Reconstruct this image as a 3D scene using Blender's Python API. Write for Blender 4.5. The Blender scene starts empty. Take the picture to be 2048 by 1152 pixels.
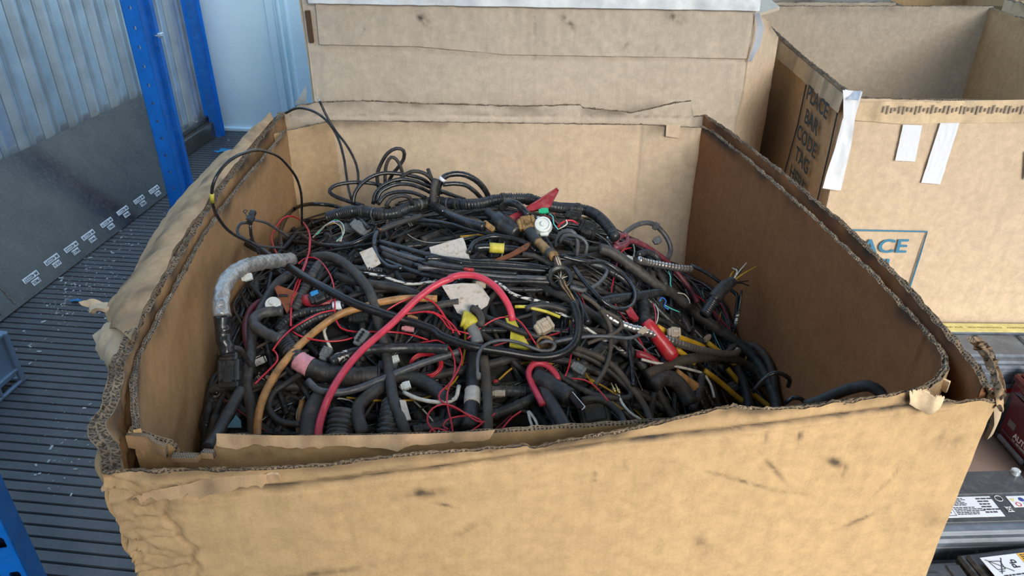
import bpy, bmesh, math, random
from mathutils import Vector, Matrix, noise
random.seed(7)
R = math.radians
scene = bpy.context.scene
COL = scene.collection

# ---------------------------------------------------------------- camera
FPX, CZ, TH = 1500.0, 1.55, R(29.86)
ct, st = math.cos(TH), math.sin(TH)
cam = bpy.data.cameras.new('camera'); cam.sensor_width = 36; cam.lens = FPX * 36 / 2048
cam.clip_start = .02
camo = bpy.data.objects.new('camera', cam); COL.objects.link(camo)
camo.location = (0, 0, CZ); camo.rotation_euler = (math.pi / 2 - TH, 0, 0)
scene.camera = camo

# ---------------------------------------------------------------- light
scene.view_settings.view_transform = 'Standard'; scene.view_settings.look = 'None'
scene.view_settings.gamma = 1; scene.view_settings.use_curve_mapping = False
scene.view_settings.exposure = 0.0
w = bpy.data.worlds.new('sky'); scene.world = w; w.use_nodes = True
nt = w.node_tree; nt.nodes.clear()
wo = nt.nodes.new('ShaderNodeOutputWorld'); bg = nt.nodes.new('ShaderNodeBackground')
tc = nt.nodes.new('ShaderNodeTexCoord'); sp = nt.nodes.new('ShaderNodeSeparateXYZ')
cr = nt.nodes.new('ShaderNodeValToRGB')
nt.links.new(tc.outputs['Generated'], sp.inputs[0]); nt.links.new(sp.outputs['Z'], cr.inputs[0])
cr.color_ramp.elements[0].position = 0.0; cr.color_ramp.elements[0].color = (.50, .50, .48, 1)
cr.color_ramp.elements[1].position = .6; cr.color_ramp.elements[1].color = (.42, .68, 1.05, 1)
e = cr.color_ramp.elements.new(.12); e.color = (.80, .90, 1.0, 1)
nt.links.new(cr.outputs[0], bg.inputs[0]); bg.inputs[1].default_value = 1.9
nt.links.new(bg.outputs[0], wo.inputs[0])
sun = bpy.data.lights.new('sun', 'SUN'); sun.energy = 5.0; sun.angle = R(32); sun.color = (1, .94, .84)
suno = bpy.data.objects.new('sun', sun); COL.objects.link(suno)
suno.rotation_euler = Vector((.42, -1.0, .56)).to_track_quat('Z', 'Y').to_euler()

# ---------------------------------------------------------------- pixel rays of the camera above -> points in the place
def ray(px, py):
    u = (px - 1024) / FPX; v = (py - 576) / FPX
    return Vector((u, ct - v * st, -st - v * ct))
O = Vector((0, 0, CZ))
def P(px, py, z):
    d = ray(px, py); return O + d * ((z - CZ) / d.z)
def Pd(px, py, y):
    d = ray(px, py); return O + d * (y / d.y)
def Pn(px, py, o, n):
    d = ray(px, py); return O + d * ((Vector(o) - O).dot(n) / d.dot(n))
def Pv(px, py, a, b):
    n = Vector((b[1] - a[1], -(b[0] - a[0]), 0)).normalized()
    return Pn(px, py, (a[0], a[1], 0), n)
def zc(p): return p[1] * ct + (CZ - p[2]) * st

# ---------------------------------------------------------------- object helpers
def tag(o, label=None, cat=None, group=None, kind=None):
    if label: o['label'] = label
    if cat: o['category'] = cat
    if group: o['group'] = group
    if kind: o['kind'] = kind
    return o
def empty(name, loc, rz=0):
    o = bpy.data.objects.new(name, None); COL.objects.link(o)
    o.location = loc; o.rotation_euler = (0, 0, rz); o.empty_display_size = .05
    return o
def link_mesh(name, me, parent=None):
    o = bpy.data.objects.new(name, me); COL.objects.link(o)
    if parent is not None:
        bpy.context.view_layer.update() if False else None
        o.parent = parent
        m = Matrix.Translation(parent.location) @ parent.rotation_euler.to_matrix().to_4x4()
        if parent.parent is not None:
            g = parent.parent
            m = Matrix.Translation(g.location) @ g.rotation_euler.to_matrix().to_4x4() @ parent.matrix_parent_inverse @ m
        o.matrix_parent_inverse = m.inverted()
    return o
def mesh_obj(name, verts, faces, mats, idx=None, uvs=None, dirt=None, parent=None, smooth=True):
    me = bpy.data.meshes.new(name)
    me.from_pydata([tuple(v) for v in verts], [], faces)
    for m in (mats if isinstance(mats, (list, tuple)) else [mats]): me.materials.append(m)
    if idx: me.polygons.foreach_set('material_index', idx)
    if smooth: me.polygons.foreach_set('use_smooth', [True] * len(me.polygons))
    if uvs:
        ul = me.uv_layers.new(name='UVMap'); fl = []
        for l in me.loops: fl += uvs[l.vertex_index]
        ul.data.foreach_set('uv', fl)
    if dirt:
        at = me.attributes.new('dirt', 'FLOAT', 'POINT'); at.data.foreach_set('value', dirt)
    me.update()
    return link_mesh(name, me, parent)

class MB:
    """collects shapes into one mesh"""
    def __init__(s): s.v = []; s.f = []; s.m = []; s.flat = []
    def add(s, vs, fs, m=0, M=None):
        b = len(s.v)
        s.v += [(M @ Vector(v)) if M is not None else Vector(v) for v in vs]
        s.f += [tuple(i + b for i in f) for f in fs]; s.m += [m] * len(fs)
    def box(s, c, size, M=None, bev=.0, m=0):
        c = Vector(c); h = Vector(size) / 2; b = min(bev, min(h) * .9)
        if b <= 0:
            vs = [c + Vector((x * h.x, y * h.y, z * h.z)) for x in (-1, 1) for y in (-1, 1) for z in (-1, 1)]
            s.add(vs, [(0, 1, 3, 2), (4, 6, 7, 5), (0, 4, 5, 1), (2, 3, 7, 6), (0, 2, 6, 4), (1, 5, 7, 3)], m, M); return
        vs = []; key = {}
        for x in (-1, 1):
            for y in (-1, 1):
                for z in (-1, 1):
                    for a in range(3):
                        p = [x * (h.x - b), y * (h.y - b), z * (h.z - b)]
                        p[a] += (x, y, z)[a] * b
                        key[(x, y, z, a)] = len(vs); vs.append(c + Vector(p))
        K = lambda x, y, z, a: key[(x, y, z, a)]
        fs = []
        for sg in (-1, 1):
            q = [K(sg, -1, -1, 0), K(sg, 1, -1, 0), K(sg, 1, 1, 0), K(sg, -1, 1, 0)]; fs.append(q if sg > 0 else q[::-1])
            q = [K(-1, sg, -1, 1), K(1, sg, -1, 1), K(1, sg, 1, 1), K(-1, sg, 1, 1)]; fs.append(q[::-1] if sg > 0 else q)
            q = [K(-1, -1, sg, 2), K(1, -1, sg, 2), K(1, 1, sg, 2), K(-1, 1, sg, 2)]; fs.append(q if sg > 0 else q[::-1])
        for a in (-1, 1):
            for c2 in (-1, 1):
                fs.append([K(a, c2, -1, 0), K(a, c2, 1, 0), K(a, c2, 1, 1), K(a, c2, -1, 1)])
                fs.append([K(a, -1, c2, 0), K(a, 1, c2, 0), K(a, 1, c2, 2), K(a, -1, c2, 2)])
                fs.append([K(-1, a, c2, 1), K(1, a, c2, 1), K(1, a, c2, 2), K(-1, a, c2, 2)])
        for x in (-1, 1):
            for y in (-1, 1):
                for z in (-1, 1): fs.append([K(x, y, z, 0), K(x, y, z, 1), K(x, y, z, 2)])
        s.add(vs, fs, m, M)
    def tube(s, pts, rad, n=8, m=0, cap=True, tw=0.0):
        pts = [Vector(p) for p in pts]
        if not hasattr(rad, '__len__'): rad = [rad] * len(pts)
        T = []
        for i in range(len(pts)):
            t = pts[min(i + 1, len(pts) - 1)] - pts[max(i - 1, 0)]
            T.append(t.normalized() if t.length > 1e-9 else (T[-1] if T else Vector((1, 0, 0))))
        u = T[0].orthogonal().normalized(); vs = []
        for i, p in enumerate(pts):
            u = (u - T[i] * u.dot(T[i]))
            u = u.normalized() if u.length > 1e-6 else T[i].orthogonal().normalized()
            w_ = T[i].cross(u)
            for k in range(n):
                a = 2 * math.pi * k / n
                r_ = rad[i](a) if callable(rad[i]) else rad[i]
                vs.append(p + (u * math.cos(a) + w_ * math.sin(a)) * r_)
        fs = [(i * n + k, i * n + (k + 1) % n, (i + 1) * n + (k + 1) % n, (i + 1) * n + k) for i in range(len(pts) - 1) for k in range(n)]
        if cap:
            fs.append(tuple(range(n - 1, -1, -1))); fs.append(tuple((len(pts) - 1) * n + k for k in range(n)))
        s.add(vs, fs, m)
    def lathe(s, prof, M=None, n=24, m=0):
        vs = []; fs = []
        for r_, z in prof:
            for k in range(n):
                a = 2 * math.pi * k / n; vs.append((r_ * math.cos(a), r_ * math.sin(a), z))
        for i in range(len(prof) - 1):
            for k in range(n): fs.append((i * n + k, i * n + (k + 1) % n, (i + 1) * n + (k + 1) % n, (i + 1) * n + k))
        fs.append(tuple(range(n - 1, -1, -1))); fs.append(tuple((len(prof) - 1) * n + k for k in range(n)))
        s.add(vs, fs, m, M)
    def plate(s, poly, th, M=None, m=0):
        n = len(poly); vs = [(x, y, th / 2) for x, y in poly] + [(x, y, -th / 2) for x, y in poly]
        fs = [tuple(range(n)), tuple(range(2 * n - 1, n - 1, -1))] + [(i, i + n, (i + 1) % n + n, (i + 1) % n) for i in range(n)]
        s.add(vs, fs, m, M)
    def obj(s, name, mats, parent=None, smooth=False, fix=True):
        me = bpy.data.meshes.new(name)
        me.from_pydata([tuple(v) for v in s.v], [], s.f)
        for mm in (mats if isinstance(mats, (list, tuple)) else [mats]): me.materials.append(mm)
        me.polygons.foreach_set('material_index', s.m)
        if fix:
            bm = bmesh.new(); bm.from_mesh(me); bmesh.ops.recalc_face_normals(bm, faces=bm.faces); bm.to_mesh(me); bm.free()
        if smooth: me.polygons.foreach_set('use_smooth', [True] * len(me.polygons))
        me.update()
        return link_mesh(name, me, parent)

def basis(o, x, y, z=None):
    x = Vector(x).normalized(); z = Vector(z).normalized() if z is not None else x.cross(Vector(y)).normalized()
    y = z.cross(x).normalized(); x = y.cross(z)
    return Matrix(((x.x, y.x, z.x, o[0]), (x.y, y.y, z.y, o[1]), (x.z, y.z, z.z, o[2]), (0, 0, 0, 1)))

def text_mesh(name, s, size, M, mat, parent, depth=.0003, bold=.0, shear=0, sx=1, align='CENTER'):
    cu = bpy.data.curves.new(name, 'FONT'); cu.body = s; cu.size = size; cu.extrude = depth; cu.offset = bold
    cu.align_x = align; cu.align_y = 'CENTER'; cu.shear = shear; cu.resolution_u = 3; cu.space_line = .95
    to = bpy.data.objects.new(name, cu); COL.objects.link(to)
    dg = bpy.context.evaluated_depsgraph_get()
    me = bpy.data.meshes.new_from_object(to.evaluated_get(dg))
    bpy.data.objects.remove(to)
    me.materials.clear(); me.materials.append(mat)
    me.transform(M @ Matrix.Diagonal((sx, 1, 1, 1)))
    me.name = name
    return link_mesh(name, me, parent)

# ---------------------------------------------------------------- materials
MATS = {}
def newmat(name):
    m = bpy.data.materials.new(name); m.use_nodes = True; MATS[name] = m
    return m, m.node_tree, m.node_tree.nodes['Principled BSDF']
def N(t, typ, **kw):
    n = t.nodes.new(typ)
    for k, v in kw.items(): setattr(n, k, v)
    return n
def math_(t, op, a, b=None, c=None):
    n = N(t, 'ShaderNodeMath', operation=op)
    for i, x in enumerate((a, b, c)):
        if x is None: continue
        if isinstance(x, (int, float)): n.inputs[i].default_value = x
        else: t.links.new(x, n.inputs[i])
    return n.outputs[0]
def mix_(t, f, a, b, mode='MIX'):
    n = N(t, 'ShaderNodeMix', data_type='RGBA', blend_type=mode)
    for i, x in ((0, f), (6, a), (7, b)):
        if isinstance(x, (int, float)): n.inputs[i].default_value = x
        elif isinstance(x, tuple): n.inputs[i].default_value = (*x, 1) if len(x) == 3 else x
        else: t.links.new(x, n.inputs[i])
    return n.outputs[2]
def noise_(t, vec, scale, det=3, rough=.55, dist=0):
    n = N(t, 'ShaderNodeTexNoise'); n.inputs['Scale'].default_value = scale; n.inputs['Detail'].default_value = det
    n.inputs['Roughness'].default_value = rough; n.inputs['Distortion'].default_value = dist
    if vec is not None: t.links.new(vec, n.inputs['Vector'])
    return n.outputs['Fac']
def map_(t, vec, sc=(1, 1, 1), rot=(0, 0, 0)):
    n = N(t, 'ShaderNodeMapping'); n.inputs['Scale'].default_value = sc; n.inputs['Rotation'].default_value = rot
    t.links.new(vec, n.inputs['Vector']); return n.outputs[0]
def ramp_(t, f, lo, hi, a=0.0, b=1.0):
    n = N(t, 'ShaderNodeMapRange'); n.clamp = True
    n.inputs[1].default_value = lo; n.inputs[2].default_value = hi; n.inputs[3].default_value = a; n.inputs[4].default_value = b
    t.links.new(f, n.inputs[0]); return n.outputs[0]
def bump_(t, h, s, d=.001, prev=None):
    n = N(t, 'ShaderNodeBump'); n.inputs['Strength'].default_value = s; n.inputs['Distance'].default_value = d
    t.links.new(h, n.inputs['Height'])
    if prev is not None: t.links.new(prev, n.inputs['Normal'])
    return n.outputs[0]

def cardboard(name, col, dirt_dark_col=(.045, .035, .028), flute=.5, stain=.35, light=1.22):
    m, t, b = newmat(name)
    geo = N(t, 'ShaderNodeNewGeometry').outputs['Position']
    uv = N(t, 'ShaderNodeUVMap').outputs[0]
    fine = noise_(t, geo, 420, 2); mid = noise_(t, geo, 55, 4, .65); big = noise_(t, geo, 5, 4, .6)
    streak = noise_(t, map_(t, geo, (70, 70, 5)), 1.0, 3, .6)
    c = mix_(t, ramp_(t, mid, .35, .65), tuple(x * .87 for x in col), tuple(min(1, x * 1.10) for x in col))
    c = mix_(t, ramp_(t, fine, .35, .7, 0, .35), c, tuple(min(1, x * light) for x in col))
    c = mix_(t, ramp_(t, streak, .5, .8, 0, .28), c, tuple(x * .7 for x in col))
    c = mix_(t, ramp_(t, big, .5, .75, 0, stain), c, tuple(x * .72 for x in col))
    at = N(t, 'ShaderNodeAttribute', attribute_name='dirt')  # mask of dirt, smudges, dark creases, cracks and painted fold lines
    c = mix_(t, at.outputs['Fac'], c, dirt_dark_col)
    t.links.new(c, b.inputs['Base Color']); b.inputs['Roughness'].default_value = .78
    b.inputs['Specular IOR Level'].default_value = .25
    sx = N(t, 'ShaderNodeSeparateXYZ'); t.links.new(uv, sx.inputs[0])
    fl = math_(t, 'SINE', math_(t, 'MULTIPLY', sx.outputs[0], 2 * math.pi * 135))
    n1 = bump_(t, fl, flute * .16, .0003); n2 = bump_(t, mid, .25, .0010, n1); n3 = bump_(t, noise_(t, geo, 14, 4, .7, .6), .28, .005, n2)
    t.links.new(n3, b.inputs['Normal'])
    return m
def cardboard_edge(name, light=(.34, .255, .17), dark=(.055, .038, .024), fr=190):
    m, t, b = newmat(name)
    uv = N(t, 'ShaderNodeUVMap').outputs[0]; sx = N(t, 'ShaderNodeSeparateXYZ'); t.links.new(uv, sx.inputs[0])
    geo = N(t, 'ShaderNodeNewGeometry').outputs['Position']
    nz = noise_(t, geo, 90, 3, .6)
    s = math_(t, 'ADD', math_(t, 'MULTIPLY', sx.outputs[0], fr), math_(t, 'MULTIPLY', nz, 1.1))
    tri = math_(t, 'ABSOLUTE', math_(t, 'SUBTRACT', math_(t, 'MULTIPLY', math_(t, 'FRACT', s), 2.0), 1.0))
    v = math_(t, 'ADD', sx.outputs[1], math_(t, 'MULTIPLY', math_(t, 'SUBTRACT', nz, .5), .22))
    wv = math_(t, 'FRACT', math_(t, 'MULTIPLY', v, 2.0))
    d = math_(t, 'ABSOLUTE', math_(t, 'SUBTRACT', wv, math_(t, 'ADD', math_(t, 'MULTIPLY', tri, .7), .15)))
    flu = ramp_(t, d, .20, .34, 1, 0)
    lin = ramp_(t, math_(t, 'ABSOLUTE', math_(t, 'SUBTRACT', wv, .5)), .30, .38, 0, 1)
    f = math_(t, 'MAXIMUM', flu, lin)
    dirty = ramp_(t, noise_(t, geo, 18, 4, .65), .38, .66)
    c = mix_(t, dirty, light, tuple(x * .42 for x in light))
    c = mix_(t, f, dark, c)
    t.links.new(c, b.inputs['Base Color']); b.inputs['Roughness'].default_value = .9
    t.links.new(bump_(t, f, .9, .004), b.inputs['Normal'])
    return m
def simple(name, col, rough=.5, metal=0, bump=0, bscale=200, var=.0, vscale=30, spec=.5, dust=0, dustcol=(.30, .25, .19), trans=0, emis=None, coat=0, ior=0):
    m, t, b = newmat(name)
    geo = N(t, 'ShaderNodeNewGeometry').outputs['Position']
    c = None
    b.inputs['Base Color'].default_value = (*col, 1)
    if var:
        c = mix_(t, ramp_(t, noise_(t, geo, vscale, 4, .6), .3, .7), tuple(x * (1 - var) for x in col), tuple(min(1, x * (1 + var)) for x in col))
    if dust:
        dn = ramp_(t, noise_(t, geo, 60, 4, .7), .5, .72, 0, dust)
        c = mix_(t, dn, c if c is not None else col, dustcol)
        t.links.new(math_(t, 'ADD', math_(t, 'MULTIPLY', dn, .6), rough), b.inputs['Roughness'])
    else: b.inputs['Roughness'].default_value = rough
    if c is not None: t.links.new(c, b.inputs['Base Color'])
    if ior: b.inputs['IOR'].default_value = ior
    b.inputs['Metallic'].default_value = metal; b.inputs['Specular IOR Level'].default_value = spec
    if trans: b.inputs['Transmission Weight'].default_value = trans
    if coat: b.inputs['Coat Weight'].default_value = coat; b.inputs['Coat Roughness'].default_value = .15
    if bump: t.links.new(bump_(t, noise_(t, geo, bscale, 3, .6), bump, .002), b.inputs['Normal'])
    return m
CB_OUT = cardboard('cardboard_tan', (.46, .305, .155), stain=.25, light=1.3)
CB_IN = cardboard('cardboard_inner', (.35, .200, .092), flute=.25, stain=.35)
CB_INR = cardboard('cardboard_inner_bounce', (.31, .130, .052), flute=.25, stain=.35)  # inner cardboard with reddish bounce light put into its colour
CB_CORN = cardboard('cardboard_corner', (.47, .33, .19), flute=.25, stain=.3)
CB_BACK = cardboard('cardboard_pale', (.54, .455, .355), flute=1.2, stain=.15)
CB_BACK2 = cardboard('cardboard_warm', (.58, .445, .31), flute=.5, stain=.2)
CB_FLAP = cardboard('cardboard_flap', (.46, .30, .165), flute=.3, stain=.5, light=1.4)
CB_TORN = cardboard('cardboard_torn_ply', (.62, .47, .30), flute=.2, stain=.4, light=1.35)
CB_EDGE = cardboard_edge('cardboard_edge')
CB_EDGE_D = cardboard_edge('cardboard_edge_dirty', (.30, .215, .135), (.075, .050, .032), 170)
STEEL = simple('galvanised_steel', (.58, .66, .70), .20, .6, .2, 12, .18, 6)
SHEETM = simple('dark_sheet', (.055, .049, .042), .2, .0, .05, 12, .35, 6, dust=.12, dustcol=(.3, .29, .27), ior=1.9)
BLUE = simple('blue_paint', (.004, .17, .64), .38, 0, .15, 80, .12, 20, dust=.06)
BLUE_D = simple('blue_paint_worn', (.006, .13, .48), .45, 0, .15, 80, .2, 20, dust=.15)
FLOORM = simple('floor_rubber', (.072, .076, .082), .5, 0, .3, 120, .22, 9, dust=.10, dustcol=(.33, .33, .31))
WHITEW = simple('white_panel', (.68, .88, 1.0), .45, 0, .1, 5, .06, 3, dust=.05, dustcol=(.3, .3, .3))
CRATE = simple('crate_plastic', (.16, .24, .36), .5, 0, .1, 90, .1, 10)
WHT = simple('white_tape', (.72, .74, .78), .35, 0, .3, 60)
FILM = simple('clear_film', (.80, .85, .90), .12, 0, .8, 35, .2, 14, spec=.9)
INK = simple('blue_ink', (.05, .20, .33), .8); INKD = simple('dark_ink', (.035, .055, .065), .8)
BATT = simple('battery_case', (.040, .042, .046), .42, 0, .25, 60, .3, 20, dust=.35, dustcol=(.20, .20, .20))
BATTG = simple('battery_case_grey', (.12, .145, .18), .4, 0, .25, 40, .3, 16, dust=.4, dustcol=(.30, .31, .33))
BLAB = simple('paper_label', (.72, .75, .80), .35, 0, 0, 1, .06, 40)
BLACKI = simple('black_print', (.02, .02, .025), .5); YEL = simple('yellow_label', (.72, .66, .26), .4, 0, 0, 1, .15, 40, dust=.3)
REDL = simple('red_label', (.62, .015, .03), .35); MAROON = simple('maroon_label', (.10, .006, .012), .3); NAVY = simple('navy_print', (.02, .04, .25), .4)
ORNG = simple('orange_label', (.85, .45, .02), .4); WOOD = simple('pallet_wood', (.35, .24, .14), .8, 0, .4, 40, .25, 15)
BLK = simple('black_pvc', (.012, .013, .015), .27, 0, .15, 250, .3, 40, dust=.10)
BLKM = simple('black_matte', (.020, .019, .018), .55, 0, .4, 220, .3, 60, dust=.18, dustcol=(.16, .13, .10))
DUSTY = simple('dusty_rubber', (.032, .029, .026), .6, 0, .4, 150, .35, 40, dust=.38, dustcol=(.17, .145, .115))
BRN = simple('brown_dusty_sleeve', (.055, .042, .030), .65, 0, .5, 160, .35, 40, dust=.35, dustcol=(.15, .11, .075))
CONDU = simple('black_conduit', (.020, .021, .023), .38, 0, .2, 200, .2, 60, dust=.25, dustcol=(.14, .13, .12))
CONDD = simple('dusty_conduit', (.050, .050, .052), .5, 0, .2, 200, .2, 60, dust=.4, dustcol=(.17, .15, .12))
GREYC = simple('grey_pvc', (.060, .063, .070), .42, 0, .3, 160, .2, 40, dust=.3)
RED = simple('red_pvc', (.50, .040, .068), .42, 0, .25, 60, .22, 40, dust=.12, dustcol=(.22, .10, .08))
REDT = simple('red_wire', (.44, .018, .03), .32)
MARN = simple('maroon_pvc', (.13, .022, .035), .45, 0, .2, 90, .2, 40, dust=.2)
ORB = simple('orange_brown_tube', (.36, .175, .055), .48, 0, .5, 90, .45, 50, dust=.35, dustcol=(.30, .22, .12))
YLW = simple('yellow_pvc', (.50, .28, .012), .45, 0, .3, 90, .3, 30, dust=.5, dustcol=(.09, .06, .03))
YLWB = simple('yellow_tape', (.50, .43, .04), .45, 0, .5, 120, .35, 60, dust=.5)
WHTW = simple('white_wire', (.55, .52, .44), .5, 0, .2, 90, .3, 70, dust=.4, dustcol=(.14, .10, .07))
GRNW = simple('green_plastic', (.02, .40, .19), .4); TEAL = simple('teal_wire', (.10, .50, .45), .4)
BLUW = simple('blue_wire', (.03, .15, .5), .4); LIL = simple('lilac_wire', (.35, .22, .42), .4); PINK = simple('pink_tape', (.58, .25, .28), .6, 0, .6, 120, .25, 80)
SILV = simple('silver_tape', (.36, .355, .34), .34, .5, 1.0, 110, .5, 60, dust=.75, dustcol=(.17, .13, .09))
ZINC = simple('zinc_spiral', (.50, .49, .47), .28, .9, .2, 90, .2, 60, dust=.25, dustcol=(.2, .15, .1))
COPPER = simple('copper', (.60, .23, .12), .3, .85, .3, 60, .2, 40); RUST = simple('rusty_metal', (.22, .075, .035), .65, .3, .6, 90, .4, 50)
REDPL = simple('red_plastic', (.38, .012, .02), .33, 0, .2, 60, .15, 30, dust=.2); REDDK = simple('dark_red_plastic', (.26, .018, .03), .4, 0, .3, 60, .2, 30, dust=.25)
WPLA = simple('white_plastic', (.62, .66, .64), .35, 0, .2, 60, .1, 50, dust=.15); BEIGE = simple('beige_plastic', (.42, .34, .25), .5, 0, .3, 60, .25, 60, dust=.5, dustcol=(.15, .10, .07))
PAPER = simple('dirty_paper', (.52, .47, .41), .7, 0, .8, 60, .25, 60, dust=.95, dustcol=(.26, .17, .11))
BPLA = simple('black_plastic', (.016, .017, .018), .35, 0, .2, 100, .3, 40, dust=.25, dustcol=(.15, .13, .11)); BGRY = simple('grey_plastic', (.13, .14, .14), .45, 0, .2, 100, .2, 40, dust=.4)
OCHRE = simple('ochre_tape', (.24, .14, .05), .6, 0, .8, 90, .6, 70, dust=.5, dustcol=(.05, .04, .03))
BRASS = simple('brass', (.6, .42, .16), .3, .9); BLUP = simple('blue_plastic', (.02, .22, .50), .4); SKYP = simple('pale_blue_plastic', (.08, .22, .33), .5, 0, .2, 30, .2, 20, dust=.3)
PILEM = simple('wire_heap_dark', (.011, .010, .010), .7, 0, 1, 90, .4, 50)
def braid_mat():
    m, t, b = newmat('braided_sleeve')
    geo = N(t, 'ShaderNodeNewGeometry').outputs['Position']
    vo = N(t, 'ShaderNodeTexVoronoi'); vo.inputs['Scale'].default_value = 420; t.links.new(geo, vo.inputs['Vector'])
    c = mix_(t, ramp_(t, vo.outputs['Distance'], .2, .6), (.022, .024, .027), (.006, .006, .007))
    t.links.new(c, b.inputs['Base Color']); b.inputs['Roughness'].default_value = .36
    t.links.new(bump_(t, vo.outputs['Distance'], -.9, .0015), b.inputs['Normal']); return m
BRAID = braid_mat()
def stripe_mat():
    m, t, b = newmat('black_white_stripe')
    geo = N(t, 'ShaderNodeNewGeometry').outputs['Position']
    c = mix_(t, ramp_(t, noise_(t, map_(t, geo, (60, 220, 220)), 1, 2), .48, .53), (.015, .015, .015), (.55, .53, .48))
    t.links.new(c, b.inputs['Base Color']); b.inputs['Roughness'].default_value = .4; return m
STRIPE = stripe_mat()
def batt_red():
    m, t, b = newmat('battery_red_black')
    geo = N(t, 'ShaderNodeNewGeometry').outputs['Position']; sx = N(t, 'ShaderNodeSeparateXYZ'); t.links.new(geo, sx.inputs[0])
    c = mix_(t, ramp_(t, sx.outputs['Z'], .40, .50), (.03, .03, .035), (.13, .01, .015))
    t.links.new(c, b.inputs['Base Color']); b.inputs['Roughness'].default_value = .2; return m
BRED = batt_red()
# ---------------------------------------------------------------- the room: grooved floor, corrugated wall, back panel
YAW = R(6.6); cy, sy = math.cos(YAW), math.sin(YAW)
def W(a, b): return (a * cy + b * sy, -a * sy + b * cy)     # container frame: a across, b along the depth
def build_floor():
    vs = []; fs = []; pitch = .037; g = .0085; dpt = .011
    b = -1.5; rows = []
    while b < 5.6:
        rows += [(b, 0), (b + pitch - g, 0), (b + pitch - g + .0012, -dpt), (b + pitch - .0012, -dpt)]; b += pitch
    for (bb, z) in rows:
        for a in (-4.0, 4.5):
            x, y = W(a, bb); vs.append((x, y, z))
    for i in range(len(rows) - 1): fs.append((2 * i, 2 * i + 1, 2 * i + 3, 2 * i + 2))
    o = mesh_obj('floor', vs, fs, FLOORM, smooth=False); tag(o, kind='structure')
build_floor()
WL0 = P(445, 262, 0)                                        # foot of the corner post at the back
B_FAR = WL0.x * sy + WL0.y * cy; A_L = WL0.x * cy - WL0.y * sy - .05
def build_wall_left():
    vs = []; fs = []; prof = []
    b = -.6; pat = [(0, 0), (.026, 0), (.0275, -.018), (.031, -.018), (.0325, 0), (.052, 0), (.060, .016), (.074, .016), (.082, 0), (.098, 0), (.0995, -.016), (.103, -.016), (.1045, 0), (.118, 0), (.124, .008), (.132, .008), (.138, 0)]
    while b < B_FAR:
        prof += [(b + p, q) for p, q in pat]; b += .172
    prof = [p for p in prof if p[0] < B_FAR + .02]
    for (bb, q) in prof:
        for z in (0, 3.0):
            x, y = W(A_L - .02 + q * 1.5, bb); vs.append((x, y, z))
    for i in range(len(prof) - 1): fs.append((2 * i, 2 * i + 1, 2 * i + 3, 2 * i + 2))
    o = mesh_obj('wall_left', vs, fs, STEEL, smooth=False); tag(o, kind='structure')
    s = MB(); M = Matrix.Translation((0, 0, 0)) @ basis((0, 0, 0), (cy, -sy, 0), (sy, cy, 0), (0, 0, 1))
    s.box((A_L + .03, (B_FAR + 2.2) / 2, .05), (.07, B_FAR - 2.2, .10), M, .006)
    s.box((A_L + .012, (B_FAR + 2.2) / 2, .115), (.03, B_FAR - 2.2, .03), M, .004)
    tag(s.obj('trim_1', SHEETM), kind='structure')
build_wall_left()
def build_wall_back():
    s = MB(); M = basis((0, 0, 0), (cy, -sy, 0), (sy, cy, 0), (0, 0, 1))
    s.box((A_L + 2.5, B_FAR + .05, 1.5), (5.0, .06, 3.0), M, .0)
    q = Pv(556, 100, W(0, B_FAR), W(1, B_FAR)); aq = q.x * cy - q.y * sy
    for k, (da, wd, dp) in enumerate(((0, .05, .016), (.062, .018, .028), (.10, .02, .012))):
        s.box((aq + da - .02, B_FAR + .02 - dp / 2, 1.5), (wd, dp + .01, 3.0), M, .004)
    s.box((A_L + 2.5, B_FAR + .015, .012), (5.0, .03, .024), M, .004)
    tag(s.obj('wall_back', WHITEW), kind='structure')
build_wall_back()
s = MB(); M = basis((0, 0, 0), (cy, -sy, 0), (sy, cy, 0), (0, 0, 1)); s.box((A_L + 4.35, .65, 3.03), (5.9, 3.7, .06), M)
tag(s.obj('sky_blocker', simple('sky_blocker_sheet', (.30, .31, .32), .6)), kind='structure')  # unseen roof slab, added and sized to block sky light

s = MB(); s.box((-.80, -1.25, 1.5), (2.9, .06, 3.0), M); tag(s.obj('sun_blocker', simple('sun_blocker_sheet', (.30, .31, .32), .6)), kind='structure')  # unseen slab added behind the camera to shade the left from the sun

# perforated steel strips
def holed_strip(s, w_, z0, z1, pitch, hw, hh, cx=0, y=0, round_=True, M=None, m=0, off=0, skew=0):
    z = z0
    while z < z1 - 1e-6:
        zt = min(z + pitch, z1); zm = (z + zt) / 2 + off
        outer = []; inner = []
        for k in range(16):
            a = 2 * math.pi * (k + .5) / 16
            c, sn = math.cos(a), math.sin(a)
            f = 1 / max(abs(c), abs(sn))
            outer.append((c * f * w_ / 2, y, (z + zt) / 2 + sn * f * (zt - z) / 2))
            if round_: inner.append((cx + c * hw, y, zm + sn * hh))
            else: inner.append((cx + c * f * hw, y, zm + sn * f * hh + skew * c * f))
        # exact corners: push the four outer points nearest a corner onto it
        for (sx_, sz_) in ((1, 1), (-1, 1), (-1, -1), (1, -1)):
            k = min(range(16), key=lambda i: (outer[i][0] - sx_ * w_ / 2) ** 2 + (outer[i][2] - ((z + zt) / 2 + sz_ * (zt - z) / 2)) ** 2)
            outer[k] = (sx_ * w_ / 2, y, (z + zt) / 2 + sz_ * (zt - z) / 2)
        deep = [(p[0], y + .0025, p[2]) for p in inner]
        vs = outer + inner + deep
        fs = [(k, (k + 1) % 16, 16 + (k + 1) % 16, 16 + k) for k in range(16)] + [(16 + k, 16 + (k + 1) % 16, 32 + (k + 1) % 16, 32 + k) for k in range(16)]
        s.add(vs, fs, m, M); z = zt

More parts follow.
